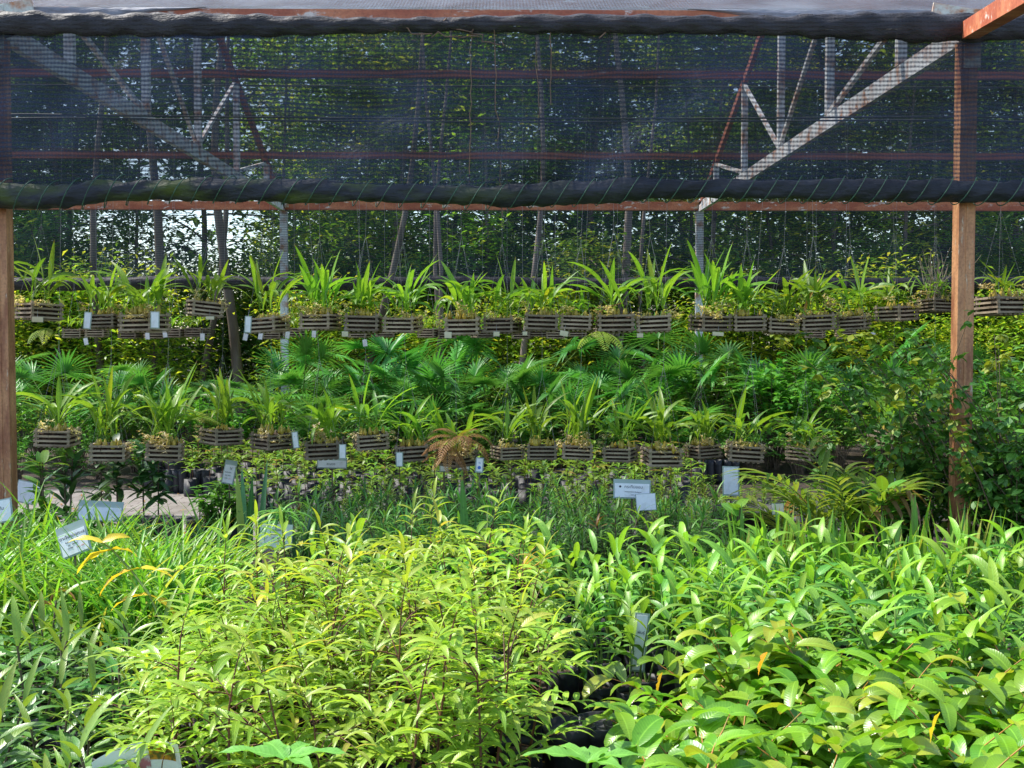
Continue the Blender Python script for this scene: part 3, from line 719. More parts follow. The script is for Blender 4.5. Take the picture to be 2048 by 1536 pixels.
# withered brown leaf
def deadleaf(name_, lab, px, py, Y, az, el, L, w, m='dead', droop=.4):
    f = MB(); f.leaf((0, 0, 0), az, el, L, w, droop, 7, 'lance', yg=U(0, 1), fold=.6, wave=.3); single(name_, lab, "leaf", f.mesh('dead', m), P(px, py, Y))
deadleaf('withered_leaf', "long orange-brown withered leaf standing among the upper orchids", 1608, 628, 7.36, .6, 1.15, .30, .03)
deadleaf('withered_leaf', "dark brown blade leaning right across an upper basket near the middle", 1195, 628, 7.3, .15, .55, .19, .02)
# hanging leaves below upper baskets
for (px, py, yy, lab) in ((885, 662, 1.0, "pair of long yellow-green leaves hanging below the big cream flower cluster"), (1272, 665, 1.0, "pair of long yellow striped leaves hanging below the upper row")):
    f = MB()
    for k in range(2): f.leaf((k * .04, 0, 0), pi + .15 if k == 0 else pi - .2, -.95, .30, .022, .25, 6, 'strap', yg=.3)
    single('hanging_leaf', lab, "leaf", f.mesh('hl', 'orchid'), P(px, py, 7.3))
# ferns
single('fern', "pale yellow fern frond hanging below the upper basket row", "fern", v_fern('fern', 3, .22, 1.6, -2.2, -.1, .9), P(1200, 662, 7.25))
single('fern', "pale green fern frond under the left upper basket", "fern", v_fern('fern', 2, .18, 1.0, -2.0, -.1, .9), P(95, 655, 7.3))
single('fern', "small light green fern leaf on a middle upper basket", "fern", v_fern('fern', 3, .12, 2, 0, .5, 1), P(700, 610, 7.3))
single('fern', "pale yellow fern arching over the yellow-leaved lower basket", "fern", v_fern('fern', 4, .26, 2.4, 2.2, .7, 1.1), P(440, 852, 7.85))
def brownfern(lst):
    f = MB()
    for (az, el, L, dr) in lst: frond(f, (U(-.015, .015), 0, 0), az, el, L, L * U(.26, .34), dr, RND(), U(0, .7))
    return f.mesh('fronds', 'fernbrown')
single('brown_fern', "withered orange-brown fern hanging over a lower basket", "fern", brownfern([(pi, .5, .26, 1.5), (pi + .35, .1, .28, 1.1), (-2.1, .1, .26, 1.4), (-.5, .1, .30, 1.5), (0.1, .6, .27, 1.9), (2.9, 1.0, .2, 1.6), (-1.3, .5, .27, 1.9), (.4, .9, .17, 1.2)]), P(918, 875, 7.8))
single('brown_fern', "outer withered brown fern fronds drooping to the left and down", "fern", brownfern([(pi, -.3, .22, .5), (-2.3, -.7, .2, .3), (-1.5, -.9, .2, .3), (-.6, -.7, .24, .5), (3.4, .1, .2, .9)]), P(898, 890, 7.74))
single('fern', "fresh green fern just above the withered brown fern", "fern", v_fern('fern', 4, .15, 3.2, 0, .9, 1.3), P(945, 872, 7.85))
# tags
def card_mesh(w, h, t=.003, m='card', sleeve=.0):
    b = MB()
    if sleeve: b.box((0, .003, 0), (w + sleeve * 2, .002, h + sleeve * 2)); 
    b.cur = 1; b.box((0, 0, 0), (w, t, h)); return b.mesh('card', ['sleeve', m], False)
def tagcard(px, py, w, h, Y, tilt, lab, m='card', sl=.006):
    k = Y / F; c = P(px, py, Y)
    b = MB(); b.tube([(0, 0, h * k / 2), (0, .0, h * k / 2 + .05)], .001, 4)
    o = thing('plant_tag', lab, "plant tag", [('card', card_mesh(w * k, h * k, .002, m, sl)), ('tie', b.mesh('tie', 'wire'))], c, (U(-.06, .06), R(tilt), U(-.2, .2)), 1, "tags hung on the baskets")
for a in ((175, 641, 12, 30, 7.2, 6, "narrow white tag on the far left end of the second upper basket"), (310, 640, 14, 30, 7.2, 1, "white rounded tag on the right end of the third upper basket"), (496, 649, 10, 30, 7.2, 4, "narrow white tag on the left corner of the fifth upper basket"),
          (685, 903, 11, 26, 7.8, 0, "white tag at the right end of the yellow bulb lower basket"), (799, 919, 11, 26, 7.8, 0, "white tag under the lower basket left of the brown fern"), (591, 880, 9, 30, 7.8, -6, "grey tag on the right corner of a corner-on lower basket")): tagcard(*a)
for a in ((75, 639, 22, 10, 7.25, 2, "cream tag under the basket by the left post"), (420, 636, 16, 6, 7.25, 0, "cream tag under the tilted upper basket"), (690, 668, 12, 10, 7.25, 0, "cream tag under the seventh upper basket"), (896, 670, 14, 12, 7.25, 0, "cream tag under the big cream flower cluster"), (993, 668, 12, 9, 7.25, 0, "cream folded tag under the orange pseudobulb basket"), (1050, 667, 9, 7, 7.25, 0, "tiny cream tag under the middle upper basket"), (1128, 667, 16, 10, 7.25, 10, "cream tag under the almost bare upper basket"), (1280, 671, 12, 8, 7.25, 0, "cream tag under the upper basket right of the fern"), (1436, 668, 22, 7, 7.25, 4, "wide cream tag under the basket below the far right post")): tagcard(*a, m='cream', sl=.001)

# far row of baskets
FB = []
for i, px in enumerate([150, 195, 262, 308, 352, 395, 548, 590, 720, 770, 860, 895, 965, 1045, 1075, 1110, 1155, 1205, 1630, 1690]):
    Y = 13.4; c = P(px, 676 + U(-3, 2), Y); w = hangwire(0, 1, (3.9 - c.z) / .95, 0)
    b = MB()
    for sx in (1, -1):
        b.tube([(sx * .09, 0, .1), (0, 0, .6)], .0014, 3, cap=False)
    b.tube([(0, 0, .6), (0, 0, (4.55 - c.z) / 1.0)], .0014, 3, cap=False)
    r = thing('orchid_basket', "small dark far slat basket hanging in front of the trees, number from left unknown".replace(", number from left unknown", ""), "hanging basket", [('basket', BASK[i % 3], [('potting_bark', FILL[0])]), ('hanging_wire', b.mesh('fw', 'wire')), ('foliage', ORCHS[i % 2][1][1])], c, (0, 0, U(-.5, .5)), 1, "far row of hanging baskets")
b = MB(); b.tube([(x, 13.4, 4.56) for x in range(-8, 9)], .008, 5); tag(obj('hanging_cable', b.mesh('fc', 'cable')), "far cable under the rear roof that holds the distant basket row", "cable")
for (px, py) in ((172, 683), (295, 672), (330, 668), (405, 674), (491, 674), (521, 672), (628, 668), (730, 686), (1745, 672), (575, 670)):
    tagcard(px, py, 8, 13, 13.1, U(-15, 15), "small white tag hanging among the far baskets", sl=.004)

# ------------------------------------------------------------------ potted beds
def bed(name, variants, x0, x1, Y0, Y1, sp, lab, cat, group, sc=(.9, 1.1), keep=None, lean=.08, zs=None):
    n = 0; y = Y0
    row = 0
    while y < Y1:
        xa = x0(y) if callable(x0) else x0; xb = x1(y) if callable(x1) else x1
        x = xa + (sp / 2 if row % 2 else 0)
        while x < xb:
            X, Yy = x + U(-.2, .2) * sp, y + U(-.2, .2) * sp
            if keep is None or keep(X, Yy):
                v = variants[n % len(variants)]; k = U(*sc)
                l = lab(X, Yy) if callable(lab) else lab
                args = (name, l, cat, v, (X, Yy, 0), (0, 0, U(0, 2 * pi)), (k, k, k * (zs(X, Yy) if zs else 1)), group)
                if isinstance(v, list): thing(*args)
                else: single(*args)
                n += 1
            x += sp
        y += sp * .87; row += 1
    return n
N = {}
N['sap'] = bed('potted_sapling', [v_sapling() for _ in range(6)], lambda y: PX(300 + max(0, y - 3.6) * 130, y) , lambda y: PX(1085 if y < 4.6 else 1040, y), 3.0, 4.9, .172,
    lambda x, y: "bushy yellow-green narrow-leaved sapling in the sunlit centre bed, %s" % ("front edge by the picture's bottom" if y < 3.4 else "middle of the bed" if y < 4.3 else "rear edge below the dark green row"), "potted plant", "yellow-green saplings in the centre bed", (.82, 1.22), zs=lambda x, y: .78 + .32 * max(0, min(1, (995 + x * F / y - 235) / 420)) - .10 * max(0, min(1, (995 + x * F / y - 950) / 150)) + .14 * sin(x * 6 + 1) * sin(y * 5 + x * 2), keep=lambda x, y: RND() > .08)
GV = [v_ginger() for _ in range(6)]
N['gin'] = bed('potted_ginger', GV, lambda y: PX(1400 if y < 4.4 else 1170 if y < 4.6 else 1120, y), lambda y: PX(2120, y), 4.15, 6.0, .245,
    lambda x, y: "leafy upright ginger plant in the right bed, %s" % ("near the dark pots" if x < .9 else "middle part" if x < 1.8 else "far right part"), "potted plant", "ginger plants in the right bed", (.62, .98))
N['gin2'] = bed('potted_ginger', GV, lambda y: PX(640, y), lambda y: PX(1130, y), 5.25, 5.8, .27, "leafy ginger plant behind the yellow-green saplings at the centre", "potted plant", "ginger plants behind the saplings", (.72, .92))
N['oval'] = bed('potted_shrub', [v_oval() for _ in range(6)], lambda y: PX(1345 + max(0, y - 3.2) * 60, y), lambda y: PX(2150, y), 2.6, 4.25, .19,
    lambda x, y: "glossy oval-leaved young shrub in the lower right corner, %s" % ("front rows" if y < 3.1 else "rear rows before the ginger plants"), "potted plant", "oval-leaved shrubs at lower right", (.9, 1.15))
N['grass'] = bed('grass_plant', [v_grass() for _ in range(5)], lambda y: PX(-80, y), lambda y: PX(430, y), 5.0, 6.3, .2, "long-bladed bright grass clump in the left bed below the white signs", "potted plant", "grass clumps in the left bed", (1.05, 1.4))
LV = [v_lance() for _ in range(5)]
N['lance'] = bed('potted_shrub', LV, lambda y: PX(-60, y), lambda y: PX(215 if y < 4 else 330, y), 2.75, 4.75, .22, lambda x, y: "glossy dark lance-leaved shrub along the left edge, %s" % ("front rows" if y < 3.8 else "rows before the grass clumps"), "potted plant", "lance-leaved shrubs at left", (.8, 1.0))
PV = [v_podo() for _ in range(7)]
N['podo'] = bed('potted_podocarpus', PV, lambda y: PX(585, y), lambda y: PX(1440, y), 6.2, 7.9, .23, lambda x, y: "dark needle-leaved young tree in the middle bed, %s" % ("left part with red tips" if x < 0 else "right part by the double sign"), "potted plant", "dark needle-leaved plants in the middle bed", (.74, .98), keep=lambda x, y: not (abs(x - PX(1277, 7)) < .17 and y < 7.3))
SV = [v_seed(0) for _ in range(6)] + [v_seed(0) for _ in range(2)]; SF = [v_seed(1) for _ in range(4)]
def kp(x, y): return not (x > PX(230, y) and x < PX(480, y) and y < 11.5)
N['seed'] = bed('potted_seedling', SV, lambda y: PX(340, y), lambda y: PX(1400, y), 9.9, 12.9, .285, lambda x, y: "small yellow-green seedling in a black bag beyond the lower baskets, %s" % ("left part" if x < -1 else "centre" if x < 1 else "right part"), "seedling", "seedlings in black bags", (1.25, 1.7), keep=kp)
bed('potted_seedling', SF, lambda y: PX(1080, y), lambda y: PX(1800, y), 8.5, 10.4, .22, "fine-leaved grey-green seedling in a black bag behind the double sign", "seedling", "fine-leaved seedlings", (1.1, 1.6))
bed('potted_seedling', SF, lambda y: PX(690, y), lambda y: PX(900, y), 9.2, 9.9, .2, "fine-leaved seedling in a black bag left of the brown fern", "seedling", "fine-leaved seedlings near the brown fern", (1.1, 1.6))

def bagrow(px0, px1, py, Y, n, w, h, lab, top=None):
    for i in range(n):
        r = w / 2; b = MB(); b.lathe([(0, 0), (r * .95, 0), (r, h * .2), (r * .97, h * .8), (r * 1.02, h), (r * .93, h * 1.0), (r * .9, h * .9), (0, h * .88)], 12, wob=.06)
        x = P(px0 + (px1 - px0) * i / max(1, n - 1), py, Y).x
        single('plastic_bag_pot', lab, "plant pot", b.mesh('bag', 'bag'), (x, Y + U(-.03, .03), .005), (U(-.05, .05), U(-.05, .05), U(0, 6)), 1, "empty black bag pots")
bagrow(340, 412, 985, 11.9, 6, .10, .24, "tall slim black bag pot in the front row beyond the paved gap")
bagrow(305, 350, 965, 12.3, 2, .22, .30, "wide black tub behind the slim bag pots at left")
bagrow(275, 330, 1075, 9.2, 3, .15, .17, "soil-filled black bag with bare twigs on the near side of the paved gap")
bagrow(350, 390, 1075, 9.1, 2, .14, .17, "black bag of soil standing right of the bare twig bags")
bagrow(1370, 1470, 955, 12.6, 7, .11, .26, "slim black bag pot right of the middle seedlings")
bagrow(1140, 1255, 1500, 4.05, 3, .19, .22, "round black pot at the dark gap between the front beds")
b = MB(); b.lathe([(0, 0), (.20, 0), (.24, .20), (.255, .22), (.235, .22), (.22, .17), (0, .16)], 24)
single('plastic_basin', "round black plastic basin behind the white hanging card", "basin", b.mesh('basin', 'bag'), (P(1463, 1000, 8.9).x, 8.3, .15))
b = MB(); b.lathe([(0, 0), (.17, 0), (.2, .15), (0, .15)], 16); single('upturned_pot', "upturned black pot under the round basin", "plant pot", b.mesh('up', 'bag'), (P(1463, 1000, 8.9).x, 8.3, 0))

# saplings in bags at (450,1070)
TV = [v_bush(.62, .10, 6, .09, .03, 'lance', 'bush', .0) for _ in range(3)]
for i in range(8):
    x = P(425 + (i % 4) * 19, 1090, 8.7).x; y = 8.55 + (i // 4) * .14
    b = MB(); b.lathe([(0, 0), (.055, 0), (.058, .2), (.05, .19), (0, .18)], 12, wob=.06)
    thing('potted_sapling', "slender green sapling in a black bag standing on the paving right of the gap", "potted plant", [('pot', b.mesh('bag', 'bag'))] + TV[i % 3], (x, y, .005), (0, 0, U(0, 6)), U(.95, 1.05), "slender saplings on the paving")
# dark broad-leaf young trees at left
for i, (px, Y, s) in enumerate(((232, 8.6, 1.0), (285, 8.7, .95), (312, 8.6, .9), (200, 8.9, .9))):
    st = MB(); f = MB(); H = .78
    st.tube([(0, 0, 0), (.01, 0, .4), (0, .01, H)], [.009, .007, .005], 6)
    for k in range(44): f.leaf((U(-.03, .03), U(-.03, .03), U(.42, H + .05)), k * 2.4, U(-.5, .8), U(.13, .2), U(.045, .065), U(.3, 1), 6, 'oval', fold=.2, roll=U(-.3, .3))
    thing('young_tree', ["dark broad-leaved young tree with bare stem beside the blank white sign", "dark broad-leaved young tree on a thin bare stem at the paved gap", "thin-stemmed dark young tree nearest the paved gap", "dark leafy young tree behind the blank white sign"][i], "young tree", [('stem', st.mesh('st', 'woodystem')), ('foliage', f.mesh('lf', 'dark'))], (PX(px, Y), Y, 0), (0, 0, U(0, 6)), s)
def spiky(label, px, Y, H, n, ll, lw, m, sc=1, shape='oval'):
    st = MB(); f = MB()
    for q in range(2):
        dx = U(-.06, .06); st.tube([(0, 0, 0), (dx * .5, 0, H * .5), (dx, .01, H)], [.008, .007, .005], 6)
        for k in range(n): 
            t = U(.35, 1); f.leaf((dx * t, 0, H * t), k * 2.4 + q, U(.1, .9), ll * U(.7, 1.1), lw * U(.8, 1.1), U(.1, .9), 6, shape, fold=.2, roll=U(-.3, .3), yg=.5 if t > .95 else 0)
    thing('leafy_shrub', label, "shrub", [('stem', st.mesh('st', 'woodystem')), ('foliage', f.mesh('lf', m))], (PX(px, Y), Y, 0), (0, 0, U(0, 6)), sc)
spiky("stiff-leaved dark shrub right beside the left post", 80, 7.5, .80, 22, .20, .05, 'lance')
spiky("stiff-leaved dark shrub second from the left post", 128, 7.9, .78, 22, .20, .05, 'dark')
spiky("broad-leaved light green shrub before the feathery palm", 1480, 6.6, .62, 14, .16, .07, 'ginger')
spiky("broad-leaved green shrub with large leaves left of the right post", 1775, 6.7, .72, 22, .18, .08, 'bush')
spiky("broad-leaved dark shrub close to the right post", 1835, 7.4, .75, 24, .2, .09, 'dark')
spiky("broad-leaved shrub between feathery palm and right post", 1720, 7.1, .66, 20, .18, .08, 'dark')
spiky("low yellow-green leafy shrub at the foot of the feathery palm", 1600, 6.2, .52, 18, .17, .05, 'ginger')
spiky("low light green leafy shrub left of the stiff blades", 1540, 6.0, .55, 18, .17, .05, 'ginger')
spiky("large single-leafed shrub with a tall pale leaf by the right post", 1868, 7.3, .95, 6, .17, .07, 'bush')
thing('feathery_palm', "young feathery palm with one withered pink-brown frond", "palm", v_areca(11), (PX(1690, 6.9), 6.9, 0), (0, 0, .5), 1.15)
thing('feathery_palm', "smaller feathery palm left of the one with the withered frond", "palm", v_areca(7), (PX(1610, 7.1), 7.1, 0), (0, 0, 2.5), .9)
# low leafy plants at left below posts
bed('leafy_plant', [v_bush(.5, .2, 14, .09, .05, 'oval', 'ginger', 0) for _ in range(3)], PX(-60, 7), PX(260, 7), 6.8, 7.6, .28, "low leafy green plant around the foot of the left post", "plant", "low plants at the left post")
# snake plants
for i, (px, Y, s) in enumerate(((495, 6.6, 1.1), (590, 6.3, .9), (690, 5.95, .8), (745, 5.9, .95), (420, 6.1, .8), (940, 6.1, 1.2), (975, 6.2, 1))):
    single('snake_plant', ["tall stiff mottled snake plant beside the white printed sign", "snake plant under the drooping blue-green palm leaves", "short snake plant behind the centre saplings", "snake plant with pointed blades right of the short one", "low snake plant at the paved gap corner", "tallest snake plant blade rising through the needle-leaved bed", "snake plant right of the tallest blade"][i], "snake plant", v_sword('snake', 7, .6, .042, 1.32), (PX(px, Y), Y, .1), (0, 0, U(0, 6)), s * 1.1)
# stiff blades at right behind ginger
SB = [v_sword('grass', 12, .55, .035, 1.05) for _ in range(4)]
bed('blade_plant', SB, lambda y: PX(1500, y), lambda y: PX(2100, y), 5.6, 6.3, .2, "stiff upright blade-leaved clump behind the ginger plants", "plant", "blade-leaved clumps at the right", (1.0, 1.25))
bed('blade_plant', SB, lambda y: PX(1230, y), lambda y: PX(1480, y), 5.5, 5.9, .22, "stiff upright blade-leaved clump between ginger and needle-leaved bed", "plant", "blade-leaved clumps at the centre", (.85, 1.0))
# yellowing leaning plant at left
st = MB(); f = MB()
pts = [P(340, 1330, 4.6), P(325, 1250, 4.65), P(300, 1190, 4.7), P(262, 1140, 4.75), P(225, 1100, 4.8), P(205, 1085, 4.8)]
base = Vector((pts[0].x + .02, 4.55, .1)); st.tube([base] + pts, [.008, .007, .007, .006, .005, .004, .003], 6)
for (i, az, el, L, w, yg) in ((5, 3.2, .4, .15, .035, .1), (5, .4, .5, .12, .04, .1), (4, 3.4, -.2, .18, .055, .15), (4, -.3, .2, .13, .05, 0), (3, 3.5, -.3, .17, .06, .6), (3, .2, .1, .2, .06, 0), (2, 3.3, 0, .18, .06, .2), (2, -.2, -.4, .2, .06, 0)):
    f.leaf(pts[i], az, el, L, w, 1.0, 7, 'lance', yg=yg, rv=U(0, 1), roll=U(-.7, .7), wave=.2)
thing('leaning_plant', "tall leaning plant with yellow and orange ageing leaves in the left bed", "plant", [('stem', st.mesh('st', 'greenstem')), ('foliage', f.mesh('lf', 'yellow'))])
for i, (px, py, Y, az, L, lab) in enumerate(((150, 1200, 4.9, 2.8, .2, "curled brown dead leaf in the left bed"), (110, 1230, 4.8, 2.4, .22, "second curled brown dead leaf, farther left"), (318, 1300, 4.5, 1.2, .2, "dark brown withered leaf hanging by the leaning stem"))):
    f = MB(); f.leaf((0, 0, 0), az, .8, L, .02, 2.8, 9, 'lance', yg=0, fold=.8, twist=2); single('withered_leaf', lab, "leaf", f.mesh('dead', 'dead'), P(px, py, Y))
deadleaf('withered_leaf', "bright orange pointed leaf sticking up among the right beds", 1582, 1285, 3.9, 1.8, 1.3, .06, .02, 'yellow', .2)
deadleaf('withered_leaf', "bright yellow hanging leaf near the pots between the front beds", 1325, 1345, 3.9, 3, -1.3, .10, .028, 'yellow', .2)
deadleaf('withered_leaf', "yellow leaf with orange edge in the oval-leaved bed", 1535, 1305, 3.3, 3, -1.1, .075, .03, 'yellow', .3)
deadleaf('withered_leaf', "yellow drooping leaf low in the oval-leaved bed", 1880, 1425, 2.9, 2.6, -1.2, .09, .025, 'yellow', .3)
# yellow dry blades at (1060,1080)
f = MB()
for k in range(9): f.leaf((U(-.02, .02), 0, 0), U(-.5, 1), U(.6, 1.4), U(.14, .24), .014, U(.6, 1.6), 6, 'lance', yg=U(0, 1))
single('drying_shoot', "drying yellow-orange shoot above the centre saplings", "plant", f.mesh('dry', 'yellow'), P(1035, 1160, 5.2))
# blue-green drooping palm leaf at (570,1020)
f = MB(); st = MB(); st.tube([(0, 0, -.6), (0, 0, -.2), (0, 0, .02)], .005, 5)
for q in range(30): f.leaf((U(-.02, .02), 0, U(-.04, .02)), U(0, 6.3), U(.1, .7), U(.18, .28), .016, U(1.6, 2.4), 7, 'lance')
thing('fan_palm', "small drooping blue-green palm over the white printed sign", "palm", [('petioles', st.mesh('st', 'greenstem')), ('foliage', f.mesh('lf', 'podo'))], P(568, 1030, 5.9))
# broad leaves at the bottom edge (1200,1500) and (600,1500)
for i, (px, py, Y) in enumerate(((1175, 1525, 2.75), (570, 1520, 2.6))):
    f = MB()
    for az, L, w in ((pi, .17, .05), (0.05, .16, .045), (2.2, .12, .05), (-.8, .12, .045), (1.0, .10, .05)): f.leaf((0, 0, 0), az + U(-.1, .1), .35, L, w, .7, 8, 'lance', wave=.25, yg=0, rv=.9)
    st = MB(); st.tube([(0, 0, -P(px, py, Y).z + .02), (0, 0, 0)], .004, 6)
    thing('seedling', ["pale broad-leaved seedling at the bottom edge, right of centre", "pale wavy-leaved seedling at the bottom edge, left of centre"][i], "plant", [('stem', st.mesh('st', 'greenstem')), ('foliage', f.mesh('lf', 'ginger'))], P(px, py, Y))

# ------------------------------------------------------------------ climbing shrub at right
st = MB(); f = MB()
for k in range(230):
    x0 = U(2.98, 3.9) if k % 9 else U(2.5, 2.85); y0 = U(6.4, 7.4) if k % 9 else U(7.3, 7.8); H = U(.5, 1.85) * (1 if x0 > 2.7 else .8); az = U(0, 6.3)
    pts = [Vector((x0, y0, 0))]; el = 1.45
    L = H * 1.1
    for i in range(9): pts.append(pts[-1] + Vector((cos(el) * cos(az), cos(el) * sin(az), sin(el))) * L / 9); el -= U(0, .18)
    st.tube(pts, [.006 - .0005 * i for i in range(10)], 4, cap=False)
    yy = RND() < .18 * (H > 1.2)
    for i in range(34):
        t = U(.12, 1) * 9; a = int(min(8, t)); q = pts[a].lerp(pts[a + 1], t - a) + Vector((U(-.07, .07), U(-.07, .07), U(-.04, .04)))
        a0 = U(0, 6.3)
        for g in (-.9, 0, .9): f.leaf(q, a0 + g, U(-.9, .3), U(.05, .075), U(.032, .046), .4, 2 + 1, 'oval', roll=U(-.5, .5), yg=U(.4, 1) if yy else 0, fold=.15)
thing('climbing_shrub', "dense dark small-leaved shrub climbing in front of and right of the orange post", "shrub", [('stem', st.mesh('st', 'woodystem')), ('foliage', f.mesh('lf', 'vine'))])

# ------------------------------------------------------------------ mid shrubs and fan palms
FV = [v_fan() for _ in range(5)]
FP = [(40, 14.2, 1.15), (130, 13.6, 1.1), (215, 14.4, 1.1), (300, 14.8, 1.0), (600, 14.0, 1.25), (560, 15.0, 1.2), (690, 14.4, 1.35), (760, 15.2, 1.4), (830, 14.2, 1.35), (900, 14.9, 1.4), (980, 14.1, 1.35), (1050, 15.0, 1.4), (1120, 14.0, 1.2), (1230, 15.2, 1.2), (1320, 14.4, 1.35), (1390, 15.1, 1.4), (1460, 14.6, 1.3), (1560, 15.0, 1.35), (1640, 14.5, 1.25), (1720, 15.2, 1.3), (640, 13.2, 1.0), (960, 13.3, 1.05), (860, 13.2, .95), (1180, 13.4, 1.0), (1340, 13.4, 1.0), (420, 15.2, 1.0), (1800, 14.6, 1.2), (-60, 14.6, 1.2), (2100, 14.5, 1.2), (1980, 15, 1.2)]
for i, (px, Y, s) in enumerate(FP):
    z = "at the far left" if px < 350 else "in the left part" if px < 640 else "in the centre" if px < 1150 else "right of centre" if px < 1500 else "at the right"
    thing('fan_palm', "young fan palm with green pleated fans behind the lower orchids, " + z, "palm", FV[i % 5], (PX(px, Y), Y, 0), (0, 0, U(0, 6)), s * U(1.0, 1.12), "fan palms in the rear bed")
BV = [v_bush(1.25, .5, 34, .11, .05, 'oval', 'bush', .10) for _ in range(3)] + [v_bush(1.1, .5, 34, .09, .065, 'round', 'bush', .05) for _ in range(2)] + [v_bush(1.2, .5, 34, .13, .03, 'lance', 'bush', .15)]
k = 0
for Y, pxs in ((13.0, range(20, 1960, 88)), (13.8, range(60, 2100, 105)), (15.6, range(-60, 2150, 120))):
    for px in pxs:
        if Y == 13.0 and 560 < px < 700: pass
        hs = .78 if px < 560 else (1.0 if px < 1300 else 1.12)
        if Y == 13.0: hs *= .62
        if Y == 13.8 and 560 < px < 1150: hs *= .8
        y2 = Y + U(-.2, .2); p2 = px + U(-20, 20)
        z = "left third" if px < 640 else "middle third" if px < 1340 else "right third"
        thing('leafy_bush', "leafy green bush in the rear bed between the fan palms, %s of the bed" % z, "bush", BV[k % 6], (PX(p2, y2), y2, 0), (0, 0, U(0, 6)), hs * U(.88, 1.1), "leafy bushes of the rear bed"); k += 1

# ------------------------------------------------------------------ trees behind
def v_tree(H, h0, Rc, ncl, nl, ll, m, bark, tr=.11, yp=.08):
    st = MB(); f = MB(); bx, by = U(-.5, .5), U(-.5, .5)
    ax = [Vector((bx * sin(i * .45) * .6, by * sin(i * .35) * .6, H * i / 12)) for i in range(13)]
    st.tube(ax, [tr * (1 - .075 * i) for i in range(13)], 9, cap=False)
    tips = []
    for k in range(int(ncl / 7)):
        t = h0 / H + (1 - h0 / H) * (k + RND()) / (ncl / 7); t = min(.98, t); i = int(t * 12); a = ax[i].lerp(ax[min(12, i + 1)], t * 12 - i)
        az = k * 2.4 + U(-.5, .5); L = Rc * U(.5, 1.1) * (1 - .45 * t); el = U(0, .7)
        pts = [a]
        for q in range(5): pts.append(pts[-1] + Vector((cos(el) * cos(az), cos(el) * sin(az), sin(el))) * L / 5); az += U(-.25, .25); el += U(-.2, .15)
        st.tube(pts, [.035 * (1 - .15 * q) * (tr / .11) for q in range(6)], 5, cap=False)
        for q in range(7): w = U(1, 5); i2 = int(min(4, w)); tips.append(pts[i2].lerp(pts[i2 + 1], w - i2) + Vector((U(-.35, .35), U(-.35, .35), U(-.3, .3))))
    for c in tips:
        yy = RND() < yp; rv0 = RND()
        for q in range(nl):
            d = Vector((random.gauss(0, .26), random.gauss(0, .26), random.gauss(0, .18)))
            f.leaf(c + d, U(0, 6.3), U(-.5, .6), ll * U(.7, 1.25), ll * .40, U(.2, 1), 2, 'lance', rv=min(1, max(0, rv0 + U(-.3, .3))), yg=U(.3, 1) if yy else 0, roll=U(-.5, .5), fold=.2)
    return [('trunk', st.mesh('tr', bark)), ('crown', f.mesh('cr', m))]
T1 = [v_tree(11, .8, 2.6, 210, 30, .19, 'tree', 'bark', .07, .15) for _ in range(4)]
T2 = [v_tree(9, .6, 2.4, 190, 28, .17, 'treelight', 'barkpale', .06, .3) for _ in range(2)]
T3 = [v_tree(3.0, .3, 1.2, 120, 30, .15, 'treelight', 'bark', .04, .3), v_tree(3.4, .3, 1.3, 120, 30, .16, 'tree', 'bark', .04, .2)]
k = 0
def tree(V, px, Y, s, lab, g):
    thing('tree', lab, "tree", V, (PX(px, Y), Y, 0), (0, 0, U(0, 6.28)), s, g)
for Y, x0, x1, dx in ((21.8, -300, 2400, 215), (23.5, -200, 2300, 170), (26, -300, 2400, 150), (31, -300, 2400, 120)):
    px = x0
    while px < x1:
        p = px + U(-40, 40); v = (T1 + T2)[k % 6] if RND() < .85 else T2[k % 2]
        gap = 120 < p < 560 and Y > 22
        if not (gap and RND() < .72):
            z = "left" if p < 700 else "middle" if p < 1350 else "right"
            tree(v, p, Y + U(-1, 1), U(.9, 1.15), "%s forest tree behind the far net, %s part" % ("leafy nearer" if Y < 22 else "dark-crowned" if Y < 28 else "distant"  , z), "forest trees behind the shade house")
        k += 1; px += dx
for Y, dx in ((18.4, 130), (20.5, 150), (25, 130), (30, 130)):
    for px in range(-200, 2300, dx):
        p = px + U(-40, 40)
        if 400 < p < 500 and Y < 20: continue
        z = "left" if p < 700 else "middle" if p < 1350 else "right"
        thing('understory_shrub', "%s undergrowth shrub beneath the forest trees, %s part" % ("near" if Y < 20 else "mid" if Y < 24 else "far", z), "shrub", T3[0 if (Y < 20 and RND() < .75) else 1], (PX(p, Y), Y + U(-.6, .6), 0), (0, 0, U(0, 6)), U(.6, .9) if Y < 20 else U(.75, 1.1), "undergrowth shrubs"); k += 1
f = MB()
for q in range(25000):
    Y = U(36, 50); X = U(-30, 30); z = U(0, 17); p = 995 + X * F / Y
    if 120 < p < 520 and 3 < z < 7.5 and RND() < .88: continue
    if z < 8 and RND() < .7 * max(0, sin(X * 1.9 + z * .8) * sin(z * 1.7 - X * .6)): continue
    f.leaf((X, Y, z), U(0, 6.3), U(-.6, .7), U(.5, .9), U(.3, .45), U(.2, 1), 2, 'lance', roll=U(-.7, .7), fold=.2)
tag(obj('distant_woods', f.mesh('woods', 'tree')), kind='stuff')
